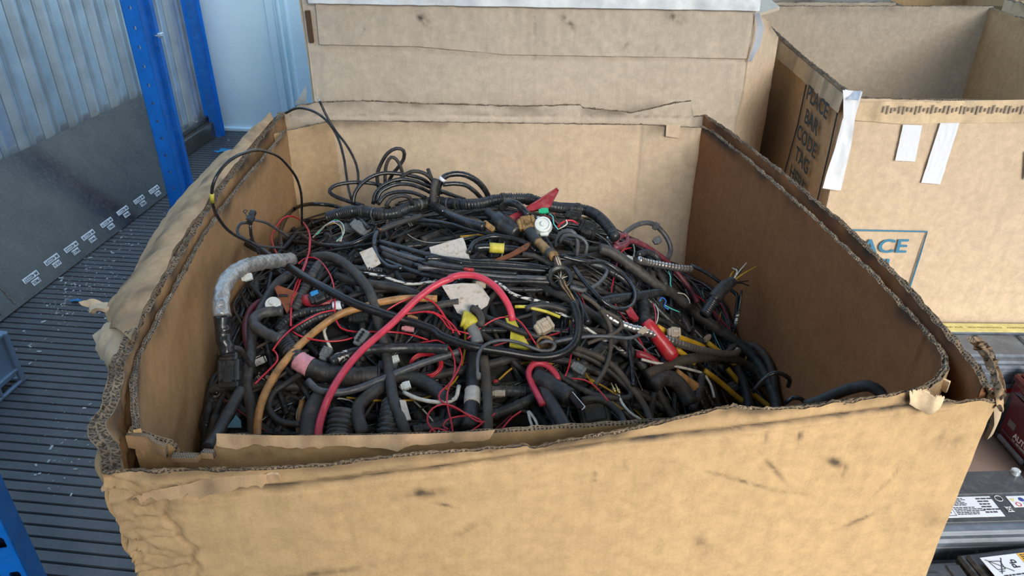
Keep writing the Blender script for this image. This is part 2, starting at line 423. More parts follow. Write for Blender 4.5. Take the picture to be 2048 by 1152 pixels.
def rack_post(base, rz, label, height, fw=.075, pitch=.085, round_=True):
    t = empty('rack_upright', base, rz); tag(t, label, 'post')
    M = Matrix.Translation(base) @ Matrix.Rotation(rz, 4, 'Z')
    s = MB(); holed_strip(s, fw, 0, height, pitch, .0075, .0085, round_=round_, M=M)
    s.obj('perforated_face', BLUE, t, fix=False)
    s = MB()
    s.box((fw / 2, .032, height / 2), (.003, .064, height), M); s.box((-fw / 2, .032, height / 2), (.003, .064, height), M)
    s.box((fw / 2 + .010, .064, height / 2), (.024, .003, height), M); s.box((-fw / 2 - .006, .064, height / 2), (.014, .003, height), M)
    s.box((fw / 2 + .021, .078, height / 2), (.003, .03, height), M)
    s.obj('side_flange', BLUE_D, t)
    s = MB(); s.box((0, .03, .006), (fw + .03, .10, .012), M, .002); s.obj('foot_plate', BLUE_D, t)
    return t
b1 = P(358, 424, 0)
t = rack_post(Vector((b1.x, b1.y, 0)), R(-4), 'blue perforated rack upright standing against the dark metal sheet', 2.2)
s = MB(); q = Pv(312, 72, b1, (b1.x + 1, b1.y)); s.box((q.x + .012, q.y + .02, q.z), (.02, .03, .022), None, .004); s.box((q.x + .012, q.y + .005, q.z), (.035, .004, .006), None, .001)
s.obj('latch', STEEL, t)
b2 = P(433, 274, 0)
t = empty('rack_upright', (b2.x, b2.y, 0)); tag(t, 'narrow blue corner upright standing before the white back panel', 'post')
s = MB(); s.box((b2.x, b2.y, 1.25), (.045, .004, 2.5)); s.box((b2.x + .024, b2.y + .02, 1.25), (.004, .04, 2.5)); s.obj('front_face', BLUE_D, t)
s = MB(); s.box((b2.x - .045, b2.y + .03, 1.25), (.035, .004, 2.5)); s.box((b2.x - .026, b2.y + .017, 1.25), (.004, .03, 2.5)); s.box((b2.x + .038, b2.y + .03, 1.25), (.02, .004, 2.5)); s.obj('side_flange', BLUE, t)
# near post, bottom left
n0 = Vector((-.729, .765, 0)); t = empty('rack_upright', n0, R(12)); tag(t, 'bright blue upright with square holes nearest the camera', 'post')
M = Matrix.Translation(n0) @ Matrix.Rotation(R(12), 4, 'Z')
for x0, x1, hx, of in ((-.038, 0, -.017, 0), (-.092, -.046, -.062, .012)):
    s = MB(); holed_strip(s, x1 - x0, 0, 2.1, .072, .0075, .0110, cx=hx - (x0 + x1) / 2, round_=False, off=of, M=M @ Matrix.Translation(((x0 + x1) / 2, 0, 0))); s.obj('perforated_face', BLUE, t, fix=False)
s = MB()
for x in (-.0015, -.0365, -.0475, -.0905): s.box((x, .02, 1.05), (.003, .04, 2.1), M)
s.box((-.042, .03, 1.05), (.010, .003, 2.1), M); s.obj('side_flange', BLUE_D, t)
s = MB(); s.box((-.019, .026, 1.05), (.032, .003, 2.1), M); s.box((-.069, .026, 1.05), (.040, .003, 2.1), M); s.obj('hole_shade_plate', simple('hole_shade', (.002, .010, .04), .6), t)  # dark plates added behind the holes to paint their shaded inside

# leaning dark sheet with part labels
A_ = W(A_L + .02, 0); B_ = W(A_L + .02, 5)
sb0 = P(60, 600, 0.0); sb1 = P(384, 352, 0.0)
st0 = Pv(0, 322, A_, B_); st1 = Pv(297, 184, A_, B_)
nrm = (sb1 - sb0).cross(st1 - sb0).normalized()
if nrm.x < 0: nrm = -nrm
ux = (sb1 - sb0).normalized(); uy = nrm.cross(ux).normalized()
if uy.z < 0: uy = -uy
o0 = sb0 - ux * .45
def sheetpt(q): return ((q - o0).dot(ux), (q - o0).dot(uy))
Ls = (sb1 - o0).length
q0 = sheetpt(Pn(0, 322, o0, nrm)); q1 = sheetpt(Pn(297, 184, o0, nrm))
tm = (q1[1] - q0[1]) / (q1[0] - q0[0]); hL = q0[1] - tm * q0[0]
top_r = sheetpt(Pn(300, 182, o0, nrm))
t = empty('metal_sheet', o0); tag(t, 'large dark grey sheet with small white labels leaning on the corrugated wall', 'sheet')
M = basis(o0 + nrm * .003, ux, uy, nrm)
s = MB(); s.plate([(0, .004), (Ls, .004), (top_r[0] + .02, top_r[1]), (0, hL)], .006, M); s.obj('sheet_panel', SHEETM, t)
s = MB()
for xx in (.30, .38): s.box((xx, hL / 2 - .02, .004), (.010, hL - .08, .005), M, .002)
s.obj('fold', SHEETM, t)
txts = ['M-402237\nFM3L', 'M-402239\nAR/A', 'M-402222\nFMX3', 'M-402218\nFM45', 'M-402219\nFM6J', 'M-402211\nFM4L', 'M-402213\nFM2J', 'M-402216\nFM3J']
for k, (px, py) in enumerate([(59, 555), (101, 520), (140, 495), (174, 471), (211, 446), (243, 422), (276, 400), (306, 380)]):
    a, b = sheetpt(Pn(px, py, o0, nrm)); a2, b2_ = sheetpt(Pn(px + 4, py + 10, o0, nrm))
    sc_ = zc(Pn(px, py, o0, nrm)) / FPX
    Ml = basis(o0 + nrm * .0075 + ux * a + uy * b, ux, uy, nrm)
    s = MB(); hl = 8.2 * sc_
    s.box((0, 0, 0), (.088, .021, .0012), Ml, .0005); s.box((.006, -.026, 0), (.046, .021, .0012), Ml, .0005)
    lab = s.obj('label_plate', WHT, t)
    Mt = Ml @ Matrix.Translation((0, 0, .0008)) @ Matrix.Rotation(math.pi, 4, 'Z')
    l1, l2 = txts[k].split('\n')
    text_mesh('lettering', l1, .019, Mt, INKD, lab, .0002, .0004)
    text_mesh('lettering', l2, .019, Mt @ Matrix.Translation((-.006, .026, 0)), INKD, lab, .0002, .0004)

# plastic crate on the left edge
t = empty('plastic_crate', (-1.87, 1.87, 0)); tag(t, 'blue grey plastic crate with a loop handle on the floor at left edge', 'crate')
fx, fy = W(1, 0); c0 = P(46, 762, 0)
M = basis(c0, (cy, -sy, 0), (sy, cy, 0), (0, 0, 1)); H = .20; Wd = .40; D_ = .45
s = MB()
s.box((-.008, -D_ / 2, H / 2 + .02), (.010, D_ - .02, H - .05), M, .003); s.box((-Wd + .008, -D_ / 2, H / 2 + .02), (.010, D_ - .02, H - .05), M, .003)
s.box((-Wd / 2, -.008, H / 2 + .02), (Wd - .02, .010, H - .05), M, .003); s.box((-Wd / 2, -D_ + .008, H / 2 + .02), (Wd - .02, .010, H - .05), M, .003)
s.box((-Wd / 2, -D_ / 2, .03), (Wd - .02, D_ - .02, .006), M, .002)
s.obj('crate_body', CRATE, t)
s = MB()
for z_, h_ in ((H - .006, .014), (.055, .012), (.006, .012)):
    s.box((0, -D_ / 2, z_), (.014, D_, h_), M, .003); s.box((-Wd, -D_ / 2, z_), (.014, D_, h_), M, .003); s.box((-Wd / 2, 0, z_), (Wd, .014, h_), M, .003); s.box((-Wd / 2, -D_, z_), (Wd, .014, h_), M, .003)
for (a, b) in ((0, 0), (0, -D_), (-Wd, 0), (-Wd, -D_)): s.box((a, b, H / 2), (.020, .020, H), M, .005)
for k in range(3): s.box((.003, -.10 - .12 * k, .03), (.010, .008, .04), M, .002)
s.obj('rim_frame', CRATE, t)
s = MB(); hp = [M @ Vector((-.03, -.02 - .16 * u / 8, H + .005 + .075 * math.sin(math.pi * u / 8) ** .5)) for u in range(9)]
s.tube(hp, .008, 8); s.obj('handle', simple('handle_grey', (.12, .15, .18), .4), t, smooth=True)

# scraps on the floor
def scrap(px, py, sz, mat, name, label, cat, seed=0):
    p = P(px, py, .001); rr = random.Random(seed); n = 9; vs = [(p.x, p.y, .006)]
    for k in range(n):
        a = 2 * math.pi * k / n; r_ = sz * rr.uniform(.5, 1.1)
        vs.append((p.x + math.cos(a) * r_, p.y + math.sin(a) * r_ * .45, .001 + rr.uniform(0, .010)))
    vs2 = [(v[0], v[1], v[2] + .001) for v in vs]
    fs = [(0, 1 + k, 1 + (k + 1) % n) for k in range(n)] + [(n + 1, n + 2 + (k + 1) % n, n + 2 + k) for k in range(n)] + [(1 + k, n + 2 + k, n + 2 + (k + 1) % n, 1 + (k + 1) % n) for k in range(n)]
    tag(mesh_obj(name, vs2[:0] + vs + vs2, fs, mat, smooth=False), label, cat)
scrap(450, 302, .075, simple('blue_rag', (.02, .25, .50), .6), 'plastic_scrap', 'crumpled blue plastic scrap on the floor near the white panel', 'scrap', 1)
scrap(152, 603, .03, simple('blue_bit', (.03, .18, .38), .5), 'plastic_scrap', 'small blue scrap on the floor below the dark sheet', 'scrap', 2)
scrap(277, 423, .012, BLUP, 'plastic_scrap', 'tiny blue chip on the floor beside the blue upright', 'scrap', 3)
s = MB(); rr = random.Random(11)
cl = [(200, 520, 60, 40), (150, 560, 70, 35), (250, 480, 60, 40), (120, 620, 60, 40), (230, 600, 60, 50), (60, 700, 40, 40), (160, 850, 80, 90), (100, 930, 60, 60), (330, 420, 30, 30), (340, 320, 60, 30), (480, 285, 40, 15)]
for k in range(520):
    c = cl[rr.randrange(len(cl)) if rr.random() < .5 else rr.randrange(5)]
    px = c[0] + rr.gauss(0, .5) * c[2]; py = c[1] + rr.gauss(0, .5) * c[3]
    p = P(px, py, .0); r_ = .0012 + .0035 * rr.random() ** 3
    Mx = Matrix.Translation((p.x, p.y, r_ * .5)) @ Matrix.Rotation(rr.random() * 6, 4, 'Z') @ Matrix.Rotation(rr.uniform(-.4, .4), 4, 'X')
    s.box((0, 0, 0), (r_ * rr.uniform(1.5, 4.5), r_ * 1.5, r_ * .6), Mx)
tag(s.obj('floor_litter', simple('litter', (.40, .42, .42), .8, 0, 0, 1, .4, 60)), 'pale fluff and crumbs scattered over the grooved floor', 'litter', kind='stuff')
# ---------------------------------------------------------------- cardboard panels
def resample(pts, du):
    pts = [Vector(p) for p in pts]; out = [pts[0].copy()]; S = [0.0]; s0 = 0
    for a, b in zip(pts, pts[1:]):
        L = (b - a).length; n = max(1, int(round(L / du)))
        for k in range(1, n + 1): out.append(a.lerp(b, k / n)); S.append(s0 + L * k / n)
        s0 += L
    return out, S
def nz3(x, y, z=0): return noise.noise(Vector((x, y, z)))
def fbm(x, y, z=0): return nz3(x, y, z) + .5 * nz3(2.1 * x, 2.1 * y, z + 3) + .25 * nz3(4.3 * x, 4.3 * y, z + 7)
def segdist(p, a, b):
    ab = b - a; t = max(0, min(1, (p - a).dot(ab) / max(1e-9, ab.length_squared))); return (p - a - ab * t).length
def panel(name, parent, top, zb, th, mats, side=1, du=.005, fine=.30, dz=.006, bulge=.004, fray=.004, rimdirt=.5, rimw=.02,
          smudges=(), creases=(), seed=0, disp=None, lean=0.0, dirtbase=0.0):
    """top: 3D points along the outer rim; side=+1: the inside is on the left of the path"""
    tp, S = resample(top, du); n = len(tp)
    zt_max = max(p.z for p in tp)
    offs = [0.0]; o = 0
    while o < fine: o += dz; offs.append(o)
    rest = [fine + (1 - fine) * k / 8 for k in range(1, 9)]
    cr_ = [([Vector(q) for q in c[0]], c[1], c[2], c[3]) for c in creases]
    V = []; F = []; U = []; D = []; I = []
    nrm_ = []
    for i in range(n):
        d = tp[min(i + 2, n - 1)] - tp[max(i - 2, 0)]; d.z = 0
        d = d.normalized() if d.length > 1e-9 else Vector((1, 0, 0)); nrm_.append(Vector((-d.y, d.x, 0)) * side)
    rows = len(offs) + 8
    for face in (0, 1):
        for i in range(n):
            p = tp[i]; s_ = S[i]; H = p.z - zb
            zt = p.z + fray * fbm(s_ * 45, seed * 3.1 + face * .7) * .6
            for j in range(rows):
                off = offs[j] if j < len(offs) else offs[-1] + (H - offs[-1]) * (j - len(offs) + 1) / 8
                if H < offs[-1]: off = H * j / (rows - 1)
                z = zt - off
                k = bulge * fbm(s_ * 3.0 + seed, z * 3.0) + .0012 * fbm(s_ * 22 + seed, z * 22)
                k *= min(1, (off + .05) / .15) if j < 12 else 1
                q = Vector((p.x, p.y, z)) - nrm_[i] * (k - lean * off)
                darkening = dirtbase
                for (pl, depth, wid, dk) in cr_:
                    dd = min(segdist(q, a, b) for a, b in zip(pl, pl[1:]))
                    if dd < wid * 3:
                        g = math.exp(-(dd / wid) ** 2)
                        q += nrm_[i] * depth * g; darkening = max(darkening, dk * g * (.45 + .75 * abs(fbm(s_ * 14, z * 14, 5))))  # crease lines are dented and also darkened
                if disp:
                    kk, dd_ = disp(s_, z, off); q -= nrm_[i] * kk; darkening = max(darkening, dd_ if not face else 0)
                if face: q += nrm_[i] * th
                rd = math.exp(-(off / rimw) ** 2) * rimdirt * max(0, min(1.3, .55 + 1.3 * fbm(s_ * 9 + seed, z * 14, 2)))
                darkening = max(darkening, rd)
                if not face:
                    for (c, ra, rb, ang, st_) in smudges:
                        if abs(q.z - c.z) > ra * 2.5 + .02 or (q - c).length > ra * 3: continue
                        dx = (q - c); u = math.hypot(dx.x, dx.y) * (1 if dx.x >= 0 else -1); v = dx.z
                        ca, sa = math.cos(ang), math.sin(ang); uu = (u * ca + v * sa) / ra; vv = (-u * sa + v * ca) / rb
                        g = math.exp(-(uu * uu + vv * vv)) * st_ * max(0, .75 + 1.2 * fbm(q.x * 60, q.z * 60, 1))
                        darkening = max(darkening, min(.9, g))
                V.append(q); U.append((s_, z)); D.append(max(0, min(1, darkening)))
        b0 = face * n * rows
        for i in range(n - 1):
            for j in range(rows - 1):
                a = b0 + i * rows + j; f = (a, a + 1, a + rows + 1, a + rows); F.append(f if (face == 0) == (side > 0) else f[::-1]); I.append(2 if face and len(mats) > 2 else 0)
    # torn rim between the two faces
    b0 = len(V); R_ = 7
    for i in range(n):
        a = V[i * rows]; b = V[n * rows + i * rows]
        for k in range(R_):
            v = k / (R_ - 1); q = a.lerp(b, v)
            if 0 < k < R_ - 1:
                q = q + Vector((0, 0, fray * (.9 * nz3(S[i] * 160, k * 3.3, seed) + .2) - (.0022 if k % 3 else -.0008)))
                q += nrm_[i] * fray * .25 * nz3(S[i] * 120, k * 7.7, seed + 4)
            V.append(q); U.append((S[i], v)); D.append(0)
    for i in range(n - 1):
        for k in range(R_ - 1):
            a = b0 + i * R_ + k; f = (a, a + 1, a + R_ + 1, a + R_); F.append(f if side < 0 else f[::-1]); I.append(1)
    # side ends
    for i in (0, n - 1):
        c0_ = len(V)
        for j in range(rows):
            V.append(V[i * rows + j].copy()); U.append((V[-1].z, 0)); D.append(0)
            V.append(V[n * rows + i * rows + j].copy()); U.append((V[-1].z, 1)); D.append(0)
        for j in range(rows - 1):
            a = c0_ + 2 * j; F.append((a, a + 1, a + 3, a + 2)); I.append(0)
    return mesh_obj(name, V, F, mats, I, U, D, parent)
def loft(name, parent, A, B, n, m, th, mat, arch=0.0, wr=.003, seed=0, rag=.0, dirt=0.25, edge=None, spots=()):
    """a bent sheet between two 3D polylines, with thickness"""
    def samp(pl, k):
        pl = [Vector(p) for p in pl]; L = [0]
        for a, b in zip(pl, pl[1:]): L.append(L[-1] + (b - a).length)
        t_ = L[-1] * k
        for i in range(len(pl) - 1):
            if t_ <= L[i + 1] + 1e-9: return pl[i].lerp(pl[i + 1], (t_ - L[i]) / max(1e-9, L[i + 1] - L[i]))
        return pl[-1]
    G = []
    for i in range(n + 1):
        a = samp(A, i / n); b = samp(B, i / n); row = []
        for j in range(m + 1):
            t_ = j / m; q = a.lerp(b, t_)
            if j == m and rag: q += (b - a).normalized() * rag * fbm(i * .5 + seed, seed)
            q.z += arch * math.sin(math.pi * t_)
            row.append(q)
        G.append(row)
    V = []; U = []; D = []; NN = []
    for i in range(n + 1):
        for j in range(m + 1):
            du_ = G[min(i + 1, n)][j] - G[max(i - 1, 0)][j]; dv = G[i][min(j + 1, m)] - G[i][max(j - 1, 0)]
            nn = du_.cross(dv); nn = nn.normalized() if nn.length > 1e-12 else Vector((0, 0, 1))
            if nn.z < 0: nn = -nn
            NN.append(nn)
    k = 0
    for i in range(n + 1):
        for j in range(m + 1):
            q = G[i][j]; V.append(q + NN[k] * wr * fbm(q.x * 25 + seed, q.y * 25, q.z * 25)); U.append((i * .01, j * .01))
            dd = dirt * (.4 + 1.5 * fbm(q.x * 20, q.y * 20, seed))
            for (cc, ra_, rb_, an_, st_) in spots:
                du2 = q.x - cc.x; dv2 = q.z - cc.z; uu = (du2 * math.cos(an_) + dv2 * math.sin(an_)) / ra_; vv = (-du2 * math.sin(an_) + dv2 * math.cos(an_)) / rb_
                if uu * uu + vv * vv < 9: dd = max(dd, st_ * math.exp(-uu * uu - vv * vv) * max(0, .7 + 1.2 * fbm(q.x * 60, q.z * 60, 2)))
            D.append(max(0, min(1, dd))); k += 1
    tot = len(V)
    V += [V[k] - NN[k] * th for k in range(tot)]; U += U[:tot]; D += D[:tot]
    F = []; I = []
    for i in range(n):
        for j in range(m):
            a = i * (m + 1) + j; F.append((a, a + 1, a + m + 2, a + m + 1)); F.append((a + tot + m + 1, a + tot + m + 2, a + tot + 1, a + tot)); I += [0, 0]
    ring = [i * (m + 1) for i in range(n + 1)] + [n * (m + 1) + j for j in range(1, m + 1)] + [i * (m + 1) + m for i in range(n - 1, -1, -1)] + [j for j in range(m - 1, 0, -1)]
    eb = len(V)
    for q in ring: V.append(V[q].copy()); V.append(V[q + tot].copy()); U.append((len(V) * .003, 0)); U.append((len(V) * .003, 1)); D += [0, 0]
    for q in range(len(ring)):
        a = eb + 2 * q; b = eb + 2 * ((q + 1) % len(ring)); F.append((a, a + 1, b + 1, b)); I.append(1)
    o = mesh_obj(name, V, F, [mat, edge or mat], I, U, D, parent)
    bm = bmesh.new(); bm.from_mesh(o.data); bmesh.ops.recalc_face_normals(bm, faces=bm.faces); bm.to_mesh(o.data); bm.free()
    return o
def smud(lst, a, b, z=None):
    return [(Pv(px, py, a, b), ra, rb, R(ang), st_) for (px, py, ra, rb, ang, st_) in lst]
def pl(lst, a, b): return [Pv(px, py, a, b) for px, py in lst]

# ---------------------------------------------------------------- the outer bin
ZO = .98; TO = .011
gy = empty('cardboard_bin', (.03, 1.2, 0)); tag(gy, 'large open worn cardboard bin in front, holding the inner bin of cables', 'box')
FL = P(210, 985, .96); FR = P(1990, 810, .96)
rim_px = [(202, 950), (235, 938), (270, 943), (330, 939), (500, 937), (560, 934), (640, 928), (760, 915), (860, 903), (960, 897), (1052, 888), (1060, 893), (1130, 880), (1250, 860),
          (1340, 838), (1430, 815), (1465, 809), (1500, 815), (1600, 812), (1700, 800), (1790, 786), (1850, 772), (1866, 790), (1874, 808), (1900, 803), (1960, 799), (1991, 803)]
smf = smud([(850, 985, .022, .007, 0, .9), (990, 895, .05, .004, 3, .7), (1670, 925, .017, .006, -35, .8), (1690, 940, .004, .016, 10, .9), (1480, 960, .05, .0022, -25, .8), (1545, 935, .03, .003, -52, .9),
            (1410, 1090, .022, .010, -60, .40), (930, 1058, .013, .005, 30, .8), (1190, 955, .003, .012, 0, .7), (1250, 930, .003, .01, 20, .5), (1730, 1035, .03, .003, 25, .7), (640, 1145, .06, .006, 5, .6),
            (1905, 890, .012, .015, 30, .45), (1810, 805, .02, .018, 0, .85), (1880, 880, .006, .02, 0, .3), (1600, 870, .003, .008, 0, .8), (1530, 878, .012, .003, 80, .5), (1860, 1040, .02, .016, 0, .25),
            (890, 1010, .012, .002, -20, .7), (1575, 985, .03, .002, -15, .35), (1780, 960, .03, .002, 60, .35), (1330, 935, .02, .003, 40, .3), (420, 960, .06, .004, 4, .9), (700, 950, .08, .004, 5, .7), (330, 1000, .02, .02, 0, .4), (1510, 820, .02, .02, 0, .45), (1300, 968, .01, .01, 0, .2)], FL, FR)
crl = pl([(262, 1000), (300, 988), (450, 982), (640, 967), (850, 940), (1060, 908)], FL, FR)
crr = pl([(1060, 908), (1250, 882), (1440, 861), (1700, 828), (1900, 803)], FL, FR)
crf = [(crl, .0045, .004, 1.2), (crr, .0045, .0042, 1.5),
       (pl([(1062, 915), (1250, 890), (1440, 869), (1700, 836), (1900, 812)], FL, FR), -.002, .002, .1), (pl([(300, 996), (450, 992), (640, 975), (1060, 914)], FL, FR), .003, .0022, .5),
       (pl([(680, 985), (690, 1040), (705, 1100)], FL, FR), .0015, .004, .05), (pl([(935, 1050), (1005, 1043), (1008, 1020)], FL, FR), .0015, .0016, .0),
       (pl([(1310, 1150), (1330, 1060), (1345, 990)], FL, FR), -.001, .0015, .0), (pl([(1235, 1000), (1300, 1030), (1370, 1015)], FL, FR), .001, .003, .0), (pl([(1440, 862), (1441, 905)], FL, FR), .001, .0015, .2),
       (pl([(215, 1010), (300, 1040), (345, 1035)], FL, FR), .003, .002, .2), (pl([(300, 1010), (270, 1060), (300, 1100)], FL, FR), .003, .0025, .55), (pl([(250, 1020), (300, 1015), (365, 1030)], FL, FR), .002, .0018, .2)]
def dispf(s_, z, off):
    k = 0; dk = 0
    if off < .03: k += .004 * (1 - off / .03)
    e_ = .060 + .030 * nz3(z * 9, 2) + .012 * nz3(z * 40, 6)
    t_ = max(0, min(1, (e_ - s_) / .012))
    if s_ < .14:
        rg = 1 - abs(nz3(s_ * 24 + z * 30, z * 62, 1)) * 2; rg2 = 1 - abs(nz3(s_ * 60, z * 150 + s_ * 50, 8)) * 2
        k += t_ * (-.006 + .007 * rg + .004 * rg2) + (1 - t_) * .0015 * rg * max(0, 1 - s_ / .14)
        cr = max(0, 1 - abs(s_ - e_) / .004); k -= .007 * cr * (1 if off > .03 else 0)
        dk = max(.75 * cr * (.5 + nz3(z * 30, 1)), t_ * max(0, -.15 - rg * .7) * 1.6, t_ * max(0, -.1 - rg2 * .6), t_ * .12)  # darker along the cracks and in the hollows
    return k, dk
frp = pl(rim_px, FL, FR); 
panel('front_panel', gy, frp, 0.0, .0055, [CB_OUT, CB_EDGE_D], side=1, du=.004, fine=.36, dz=.004, bulge=.004, fray=.005, rimdirt=.75, rimw=.010, smudges=smf, creases=crf, seed=1, disp=dispf)
OR_ = [frp[-1] + Vector((-.003, .013, .002)), P(1985, 775, ZO), P(1962, 732, ZO), P(1905, 668, ZO), P(1812, 562, ZO), P(1690, 445, ZO), P(1570, 345, ZO), P(1490, 283, ZO), P(1435, 243, ZO), P(1412, 229, ZO)]
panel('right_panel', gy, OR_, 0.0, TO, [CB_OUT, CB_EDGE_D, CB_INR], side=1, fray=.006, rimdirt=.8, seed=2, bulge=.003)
BRo = P(1412, 229, ZO); BLo = P(556, 226, ZO)
bk = pl([(1412, 229), (1386, 232), (1381, 200), (1345, 205), (1300, 216), (1262, 224), (1240, 221), (1165, 214), (1160, 208), (1060, 211), (1000, 210), (900, 207), (850, 206), (730, 200), (640, 203), (600, 209), (572, 224), (556, 226)], BRo, BLo)
panel('back_panel', gy, bk, 0.0, TO, [CB_BACK, CB_EDGE_D], side=1, fray=.004, rimdirt=.5, seed=3, bulge=.002, creases=[(pl([(580, 228), (800, 226), (1380, 232)], BRo, BLo), -.003, .002, .6)])
OL = [P(556, 226, ZO), P(500, 285, ZO), P(440, 360, ZO), P(395, 425, ZO), P(330, 525, ZO), P(285, 600, ZO), P(250, 660, ZO), P(226, 730, ZO), P(206, 800, ZO), P(196, 860, ZO), P(203, 925, .975), P(207, 955, .965)]
def displ(s_, z, off):
    return .012 * abs(nz3(s_ * 20, z * 30)) * max(0, (s_ - .85) / .3), 0
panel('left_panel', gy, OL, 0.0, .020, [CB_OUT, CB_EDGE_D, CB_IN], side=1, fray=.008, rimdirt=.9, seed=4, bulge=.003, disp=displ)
bt = MB(); bt.plate([(FL.x - .02, FL.y + .03), (FR.x, FR.y + .03), (BRo.x, BRo.y - .02), (BLo.x, BLo.y - .02)], .012, Matrix.Translation((0, 0, .008))); bt.obj('bottom_panel', CB_OUT, gy)
# brown flap folded out over the left rim, with its torn plies
def zl(pts, z): return [P(px, py, z_) for (px, py), z_ in zip(pts, z if hasattr(z, '__len__') else [z] * len(pts))]
fa = zl([(548, 236), (500, 292), (440, 366), (392, 436), (352, 492), (318, 560), (285, 620), (262, 682)], .987)
fb = zl([(536, 231), (484, 276), (420, 350), (345, 430), (318, 470), (278, 530), (214, 608), (216, 660)], [.985, .975, .965, .955, .95, .945, .935, .93])
loft('folded_flap', gy, fa, fb, 60, 12, .007, CB_FLAP, arch=.012, wr=.005, seed=2, rag=.008, dirt=.42, edge=CB_EDGE_D)
fa2 = zl([(470, 300), (400, 395), (355, 465), (330, 510)], .975)
fb2 = zl([(440, 310), (352, 402), (300, 478), (268, 540)], [.94, .925, .92, .90])
loft('flap_ply', gy, fa2, fb2, 40, 8, .003, CB_FLAP, arch=.006, wr=.002, seed=5, rag=.004, dirt=.1, edge=CB_TORN)
fa3 = zl([(268, 668), (250, 690), (244, 712), (240, 742)], [.955, .95, .95, .94]); fb3 = zl([(206, 648), (184, 672), (186, 702), (222, 738)], [.93, .91, .90, .91])
loft('torn_ply', gy, fa3, fb3, 16, 10, .003, CB_TORN, arch=.008, wr=.008, seed=9, rag=.012, dirt=.1)
fa4 = zl([(222, 605), (217, 616), (222, 624)], .938); fb4 = zl([(168, 602), (164, 612), (176, 626)], [.93, .925, .925])
loft('torn_ply', gy, fa4, fb4, 10, 10, .008, CB_TORN, arch=.006, wr=.009, seed=12, rag=.01, dirt=.0)
# crushed outer flap on the right front corner
ra = zl([(1942, 690), (1962, 715), (1978, 750), (1990, 785), (1993, 812)], [.972, .972, .972, .972, .965])
rb = zl([(1948, 672), (1978, 706), (1996, 742), (2011, 782), (2000, 822)], [.985, .985, .985, .98, .95])
loft('folded_flap', gy, ra, rb, 30, 8, .008, CB_FLAP, arch=.006, wr=.007, seed=20, rag=.008, dirt=.6, edge=CB_EDGE_D)
ra = zl([(1990, 800), (1988, 850), (1975, 880)], [.97, .93, .91]); rb = zl([(2006, 812), (2001, 838), (1983, 872)], [.955, .935, .915])
loft('torn_ply', gy, ra, rb, 14, 4, .006, CB_TORN, wr=.004, seed=22, dirt=.5, edge=CB_EDGE_D)
# crushed plies where the front rim meets the left corner
ra = zl([(225, 940), (300, 948), (420, 950), (560, 938)], .968); rb = zl([(210, 962), (290, 985), (420, 976), (566, 946)], [.95, .945, .95, .955])
loft('torn_ply', gy, [p + Vector((0, -.006, 0)) for p in ra], [p + Vector((0, -.012, 0)) for p in rb], 50, 6, .003, CB_FLAP, wr=.005, seed=31, dirt=.45, rag=.006, edge=CB_TORN)
# crumpled standing bit of the front flap
ra = pl([(1815, 800), (1862, 812)], FL, FR); rb = pl([(1808, 782), (1872, 778)], FL, FR)
loft('torn_ply', gy, [p + Vector((0, -.004, 0)) for p in ra], [p + Vector((0, -.016, .004)) for p in rb], 30, 14, .002, CB_TORN, wr=.013, seed=41, dirt=.35, rag=.008)

# ---------------------------------------------------------------- the inner bin
gi = empty('cardboard_bin', (.03, 1.25, 0)); tag(gi, 'inner cardboard bin liner nested inside the larger front bin, full of cables', 'box')
ZI = .97; TI = .0085
IL = [P(562, 262, .975), P(520, 312, ZI), P(470, 368, ZI), P(430, 422, ZI), P(392, 476, ZI), P(345, 560, ZI), P(300, 640, ZI), P(262, 712, ZI), P(250, 765, ZI), P(250, 820, ZI), P(256, 862, ZI)]
IL = [p + Vector((.006, .0, 0)) for p in IL]
panel('left_panel', gi, IL, .012, TI, [CB_OUT, CB_EDGE, CB_IN], side=1, fray=.006, rimdirt=.8, seed=11, bulge=.003)
IFLo = IL[-1]; IFRo = P(1850, 784, .965)
inf = pl([(256, 862), (270, 866), (340, 890), (352, 900), (350, 913), (420, 916), (426, 905), (434, 878), (500, 876), (560, 880), (640, 878), (900, 872), (1060, 862), (1250, 850), (1450, 836), (1650, 812), (1800, 795), (1850, 784)], IFLo, IFRo)
panel('front_panel', gi, inf, .012, TI, [CB_OUT, CB_EDGE, CB_IN], side=1, du=.004, fray=.003, rimdirt=.45, seed=12, bulge=.004, smudges=smud([(500, 890, .06, .006, 0, .3), (520, 905, .02, .01, 0, .5)], IFLo, IFRo),
      creases=[(pl([(262, 900), (330, 915), (420, 925), (600, 900)], IFLo, IFRo), .002, .003, .2)])
IR = [P(1850, 784, .965), P(1888, 762, ZI), P(1904, 740, ZI), P(1902, 712, ZI), P(1870, 668, ZI), P(1768, 560, ZI), P(1640, 437, ZI), P(1500, 316, ZI), P(1430, 262, ZI), P(1407, 252, ZI)]
IR = [p + Vector((-.004, 0, 0)) for p in IR]
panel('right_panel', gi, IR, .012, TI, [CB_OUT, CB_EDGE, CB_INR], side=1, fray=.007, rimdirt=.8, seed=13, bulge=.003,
      creases=[([IR[4] + Vector((0, 0, .0)), IR[4] + Vector((-.03, .05, -.4))], .004, .003, .2)])
IB = [IR[-1], P(1395, 254, ZI), P(1282, 248, ZI), P(1100, 246, ZI), P(900, 243, ZI), P(664, 240, ZI)]
panel('back_panel', gi, IB, .012, TI, [CB_BACK2, CB_EDGE], side=1, fray=.003, rimdirt=.45, seed=14, bulge=.002,
      creases=[([P(1282, 248, ZI), P(1282, 248, ZI) + Vector((0, 0, -.6))], -.004, .003, .1), ([P(1384, 254, ZI), P(1384, 254, ZI) + Vector((0, 0, -.6))], .004, .003, .2)])
IC = [IB[-1], P(545, 266, .965)]
